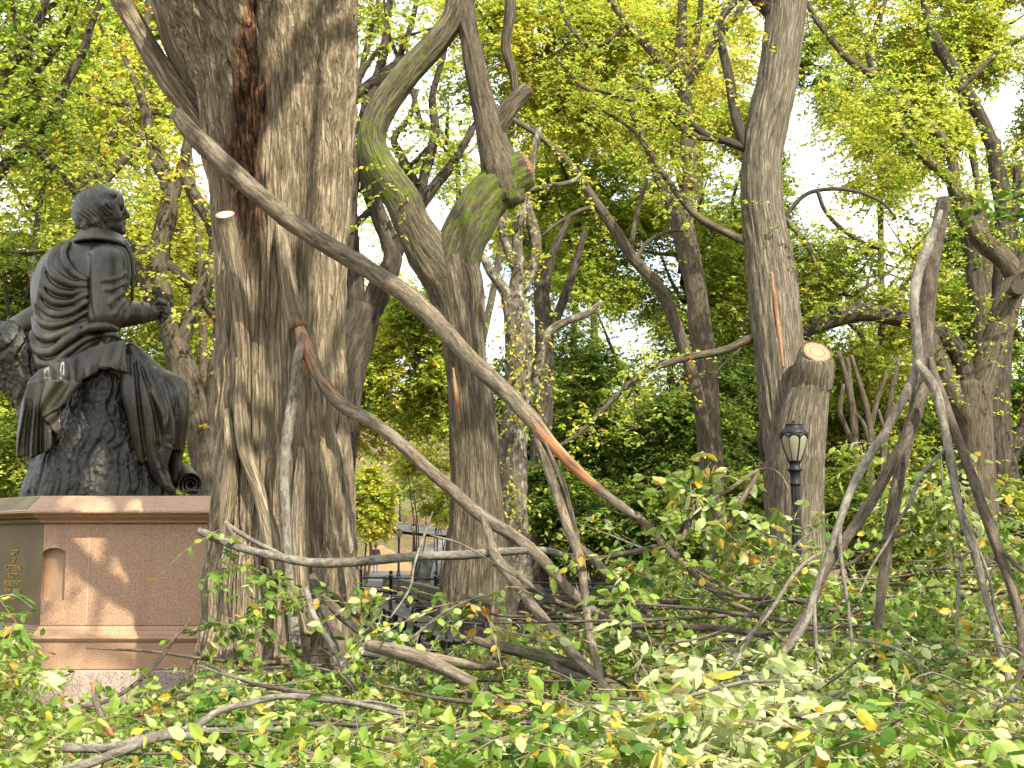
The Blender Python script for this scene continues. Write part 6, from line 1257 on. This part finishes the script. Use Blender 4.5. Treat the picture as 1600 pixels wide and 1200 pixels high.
# --- walkers on the path
s = NT('skin'); s.pbr((.34, .19, .13), .6); M_SKIN = s.m
s = NT('dark_jacket'); s.pbr((.014, .013, .016), .85); M_JACK = s.m
s = NT('blue_jacket'); s.pbr((.02, .055, .17), .8); M_BLUE = s.m
s = NT('blue_jeans'); s.pbr((.06, .105, .20), .9); M_JEAN = s.m
s = NT('black_trousers'); s.pbr((.012, .012, .014), .9); M_TROU = s.m
s = NT('dark_hair'); s.pbr((.012, .009, .007), .7); M_HAIR = s.m
def walker(label, pxx, Yw, H, jacket, trousers, stride=.16, face=0.0, hands_in=True):
    c = at(pxx, 860, Yw); g = float(ground(c[0], Yw)); b = np.array([float(c[0]), Yw, g]); o = thing('person', label, 'person', b, 'walkers on the path')
    f = Field((-.55, -.55, -.05), (.55, .55, 1.85), .014); k = .03
    f.cap((0, 0, 1.02), (0, .01, 1.36), .155, .175, k).cap((-.17, .01, 1.40), (.17, .01, 1.40), .085, .085, k).cap((0, 0, .92), (0, 0, 1.05), .15, .15, k)
    f.cap((0, .01, 1.42), (0, .02, 1.56), .06, .055, .02).ell((0, .025, 1.645), (.078, .095, .115), .015).ell((0, -.065*-1+.05, 1.60), (.055, .05, .05), .02)
    f.cap((0, .115, 1.63), (0, .125, 1.615), .012, .014, .01).ell((-.078, .02, 1.63), (.012, .022, .03), .005).ell((.078, .02, 1.63), (.012, .022, .03), .005)
    f.ell((-.03, .112, 1.655), (.012, .01, .008), .004, sub=True).ell((.03, .112, 1.655), (.012, .01, .008), .004, sub=True).cap((-.02, .118, 1.58), (.02, .118, 1.58), .005, .005, .004, sub=True)
    for sd, st_ in ((-1, stride), (1, -stride)):
        f.cap((.085*sd, 0, .92), (.095*sd, st_*.7+.03, .50), .095, .065, .02).cap((.095*sd, st_*.7+.03, .50), (.095*sd, st_*1.0-.05, .09), .062, .042, .02)
        f.cap((.095*sd, st_-.06, .05), (.10*sd, st_+.12, .035), .045, .035, .015)
        e = (.26*sd, -.06-st_*.3, 1.12); w = (.20*sd, .12-st_*.3, .98) if hands_in else (.27*sd, .04-st_*.6, .86)
        f.cap((.205*sd, .01, 1.39), e, .062, .05, .02).cap(e, w, .048, .036, .015); wd = nrm(np.array(w)-np.array(e)); q = np.array(w)+wd*.06; f.cap(w, q, .034, .03, .01)
        for j in range(4): f.cap(q, q+wd*(.075-.008*abs(j-1.5))+np.array([0, (j-1.5)*.018, -.01]), .0105, .009, .004)
        f.cap(np.array(w)+wd*.03, np.array(w)+wd*.06+np.array([-.03*sd, .03, 0]), .012, .009, .004)
    V, Q = f.surface(); V = relax(V, Q, 1)
    cen = V[Q].mean(1); ht = cen[:, 2]; mi = np.where(ht > 1.50, 0, np.where(ht > .88, 1, np.where(ht > .07, 2, 4)))
    hand = (np.abs(cen[:, 0]) > .16) & (ht < (.985 if hands_in else .855)) & (ht > .7); mi = np.where(hand, 0, mi)
    cf, sf = math.cos(face), math.sin(face); sc = H/1.76
    def wld(V): return np.stack([V[:, 0]*cf-V[:, 1]*sf, V[:, 0]*sf+V[:, 1]*cf, V[:, 2]], 1)*sc+b
    obj('body', mesh('body', wld(V), [Q], [M_SKIN, jacket, trousers, M_HAIR, M_TROU], mi=mi), o)
    h_ = Field((-.14, -.14, 1.5), (.14, .2, 1.85), .012); h_.ell((0, .015, 1.662), (.088, .105, .118), .01).cap((0, -.05, 1.6), (0, -.04, 1.54), .06, .05, .02).ell((0, .125, 1.60), (.075, .075, .095), .01, sub=True)
    V, Q = h_.surface(); obj('hair', mesh('hair', wld(V), [Q], M_HAIR), o)
    return o
walker('person in a dark jacket and blue jeans walking on the far path', 587, 80, 1.76, M_JACK, M_JEAN, .14, 0.25)
walker('person in a blue jacket and black trousers below the far lamps', 668, 72, 1.72, M_BLUE, M_TROU, .15, 0.1)
walker('person in dark clothes just left of the blue jacket', 655, 74, 1.66, M_JACK, M_TROU, -.15, 0.1, False)
# --- pale parked cart / tarp patch seen between benches
pc = at(708, 880, 60); 
def dome(name, label, c, sx, sy, sz, mat, cat):
    a = np.linspace(0, 2*np.pi, 40, endpoint=False); t = np.linspace(0, np.pi/2, 14); A, T_ = np.meshgrid(a, t, indexing='ij'); u = 1+.10*vn(np.stack([np.cos(A)*2, np.sin(A)*2, T_*2], -1))
    X = c[0]+sx*np.cos(A)*np.cos(T_)**.6*u; Yc = c[1]+sy*np.sin(A)*np.cos(T_)**.6*u; g = float(ground(c[0], c[1])); Z = g-.03+sz*np.sin(T_)*u
    I = np.arange(40)[:, None]*14+np.arange(13)[None]; J = ((np.arange(40)+1) % 40)[:, None]*14+np.arange(13)[None]
    return tag(obj(name, mesh(name, np.stack([X, Yc, Z], -1).reshape(-1, 3), np.stack([I, J, J+1, I+1], -1).reshape(-1, 4), mat), loc=(c[0], c[1], g)), label, cat)
s = NT('pale_tarpaulin'); c = s.coord('Object'); s.pbr((.20, .205, .21), .6, s.bump(s.noise(c, 3, 4), .6, .1)); dome('tarpaulin', 'white tarpaulin over a low pile beyond the benches', (float(pc[0]), 60.), 1.1, .7, 1.45, s.m, 'tarpaulin')
s = NT('grey_rock'); c = s.coord('Object'); s.pbr(s.ramp(s.noise(c, 2.5, 5), [(.35, (.06, .06, .055)), (.65, (.19, .185, .17))]), .85, s.bump(s.noise(c, 4, 5), .8, .1)); pr = at(690, 850, 62); dome('boulder', 'grey boulder beside the forked elm, right of the far lamps', (float(pr[0]), 62.), 1.5, 1.0, 1.9, s.m, 'boulder')

# ================================================================ UNSEEN TREES ADDED BEHIND THE VIEWPOINT: crowns shaped to throw dappled shade
LIT = [(480, 300, 11.3, 1.0), (500, 200, 11.3, .8), (1205, 400, 23.5, 1.3), (300, 920, 13.8, 1.0), (1150, 1090, 5.5, 1.7), (1080, 1150, 5.0, 1.3), (1020, 1060, 6.2, 1.0), (1000, 1120, 5.5, .7), (760, 580, 10.2, .7), (470, 900, 10.9, .35), (600, 870, 10.2, .5), (180, 440, 14.4, .6), (120, 940, 13.8, .45), (1250, 800, 24, .8), (750, 760, 18.5, .8), (760, 950, 8, .6), (350, 250, 10.6, .4), (560, 670, 10.8, .4), (1270, 1120, 5.4, .7), (400, 1090, 6.8, .8), (650, 1090, 7, .7), (300, 1160, 5.6, .7), (800, 1170, 5.3, .5), (1330, 800, 8, .6), (1550, 950, 7.2, .6)]
LIT += [(1215, 600, 23.4, .8), (1195, 250, 23.4, .9), (430, 150, 11.3, 1.0), (500, 450, 11.3, .8), (500, 60, 11.3, .9), (380, 700, 11.3, .5), (520, 700, 11.3, .5), (1240, 500, 23.4, .8), (765, 320, 18.7, 1.1), (600, 200, 18.7, .9), (740, 640, 18.6, 1.0), (690, 430, 18.6, .8), (1235, 640, 23.5, .9), (900, 1150, 5.2, .6), (1450, 1100, 5.6, .5), (1330, 700, 7.5, .4)]
LP = np.array([at(a, b, y) for a, b, y, r in LIT]); LR = np.array([r for *_, r in LIT])
def added_shade_tree(label, foot, crown_c, crown_r, n, hue):
    n = int(n*.72); g = float(ground(*foot)); o = thing('added_shade_tree', label, 'tree', (*foot, g), 'added shade trees round the viewpoint'); L = Leaves()
    c = np.array(crown_c); rr = np.array(crown_r); sub = 26; sc = in_ball(sub)*rr*.9; k = rng.integers(0, sub, n); b = c+sc[k]+in_ball(n)*rr*.30
    rel = b[:, None]-LP[None]; al = rel@SDIR; per = np.linalg.norm(rel-al[..., None]*SDIR, axis=-1); keep = ~((per < LR[None]+.45) & (al > 0)).any(1)  # gaps cut in the crown so sun reaches the LIT spots
    b = b[keep]; d = rng.normal(0, 1, (len(b), 3)); d[:, 2] *= .3; L.sprays(b, d, rng.uniform(.5, 1.0, len(b)), 10, .16, hue, .08, twig=.008)
    T = Tubes().add(np.array([[foot[0], foot[1], g-.2, .45], [foot[0], foot[1], 3, .36], [(foot[0]*2+c[0])/3, (foot[1]*2+c[1])/3, 7, .28], [c[0], c[1], c[2], .12]]), 14, .3, .1, 1); obj('trunk', T.mesh('trunk', M_MID), o)
    T = Tubes()
    for i in range(10): e = c+in_ball(1)[0]*rr*.8; s0 = np.array([c[0], c[1], c[2]-rr[2]*.6]); T.add(np.array([[*s0, .10], [*((s0+e)/2), .06], [*e, .02]]), 6, .4, .1, 1)
    obj('limb', T.mesh('limb', M_MID), o); obj('crown', L.mesh('crown', M_LEAF, T_FAR, M_TWIG), o)
def along(p, t): return tuple(float(v) for v in (np.array(p)+SDIR*t))
# crown centres stand on the sun's side of what they shade
added_shade_tree('broad unseen elm added behind the viewpoint, shading the great trunk', (6.5, -1.5), along(at(430, 500, 12), 11.5), (4.2, 4.2, 3.0), 950, .5)
added_shade_tree('unseen elm added behind and right of the viewpoint, shading the pedestal', (-1.8, -1.6), along(at(165, 640, 14.5), 12.5), (4.0, 4.0, 3.0), 1700, .55)
added_shade_tree('unseen elm added to the right of the viewpoint, shading the fallen stems', (10.5, 3.0), along(at(1250, 900, 8), 10), (4.2, 4.2, 2.6), 520, .5)
added_shade_tree('unseen elm added further right, shading the forked tree', (15.0, 8.0), along(at(740, 500, 19), 13), (4.6, 4.6, 3.2), 1300, .5)
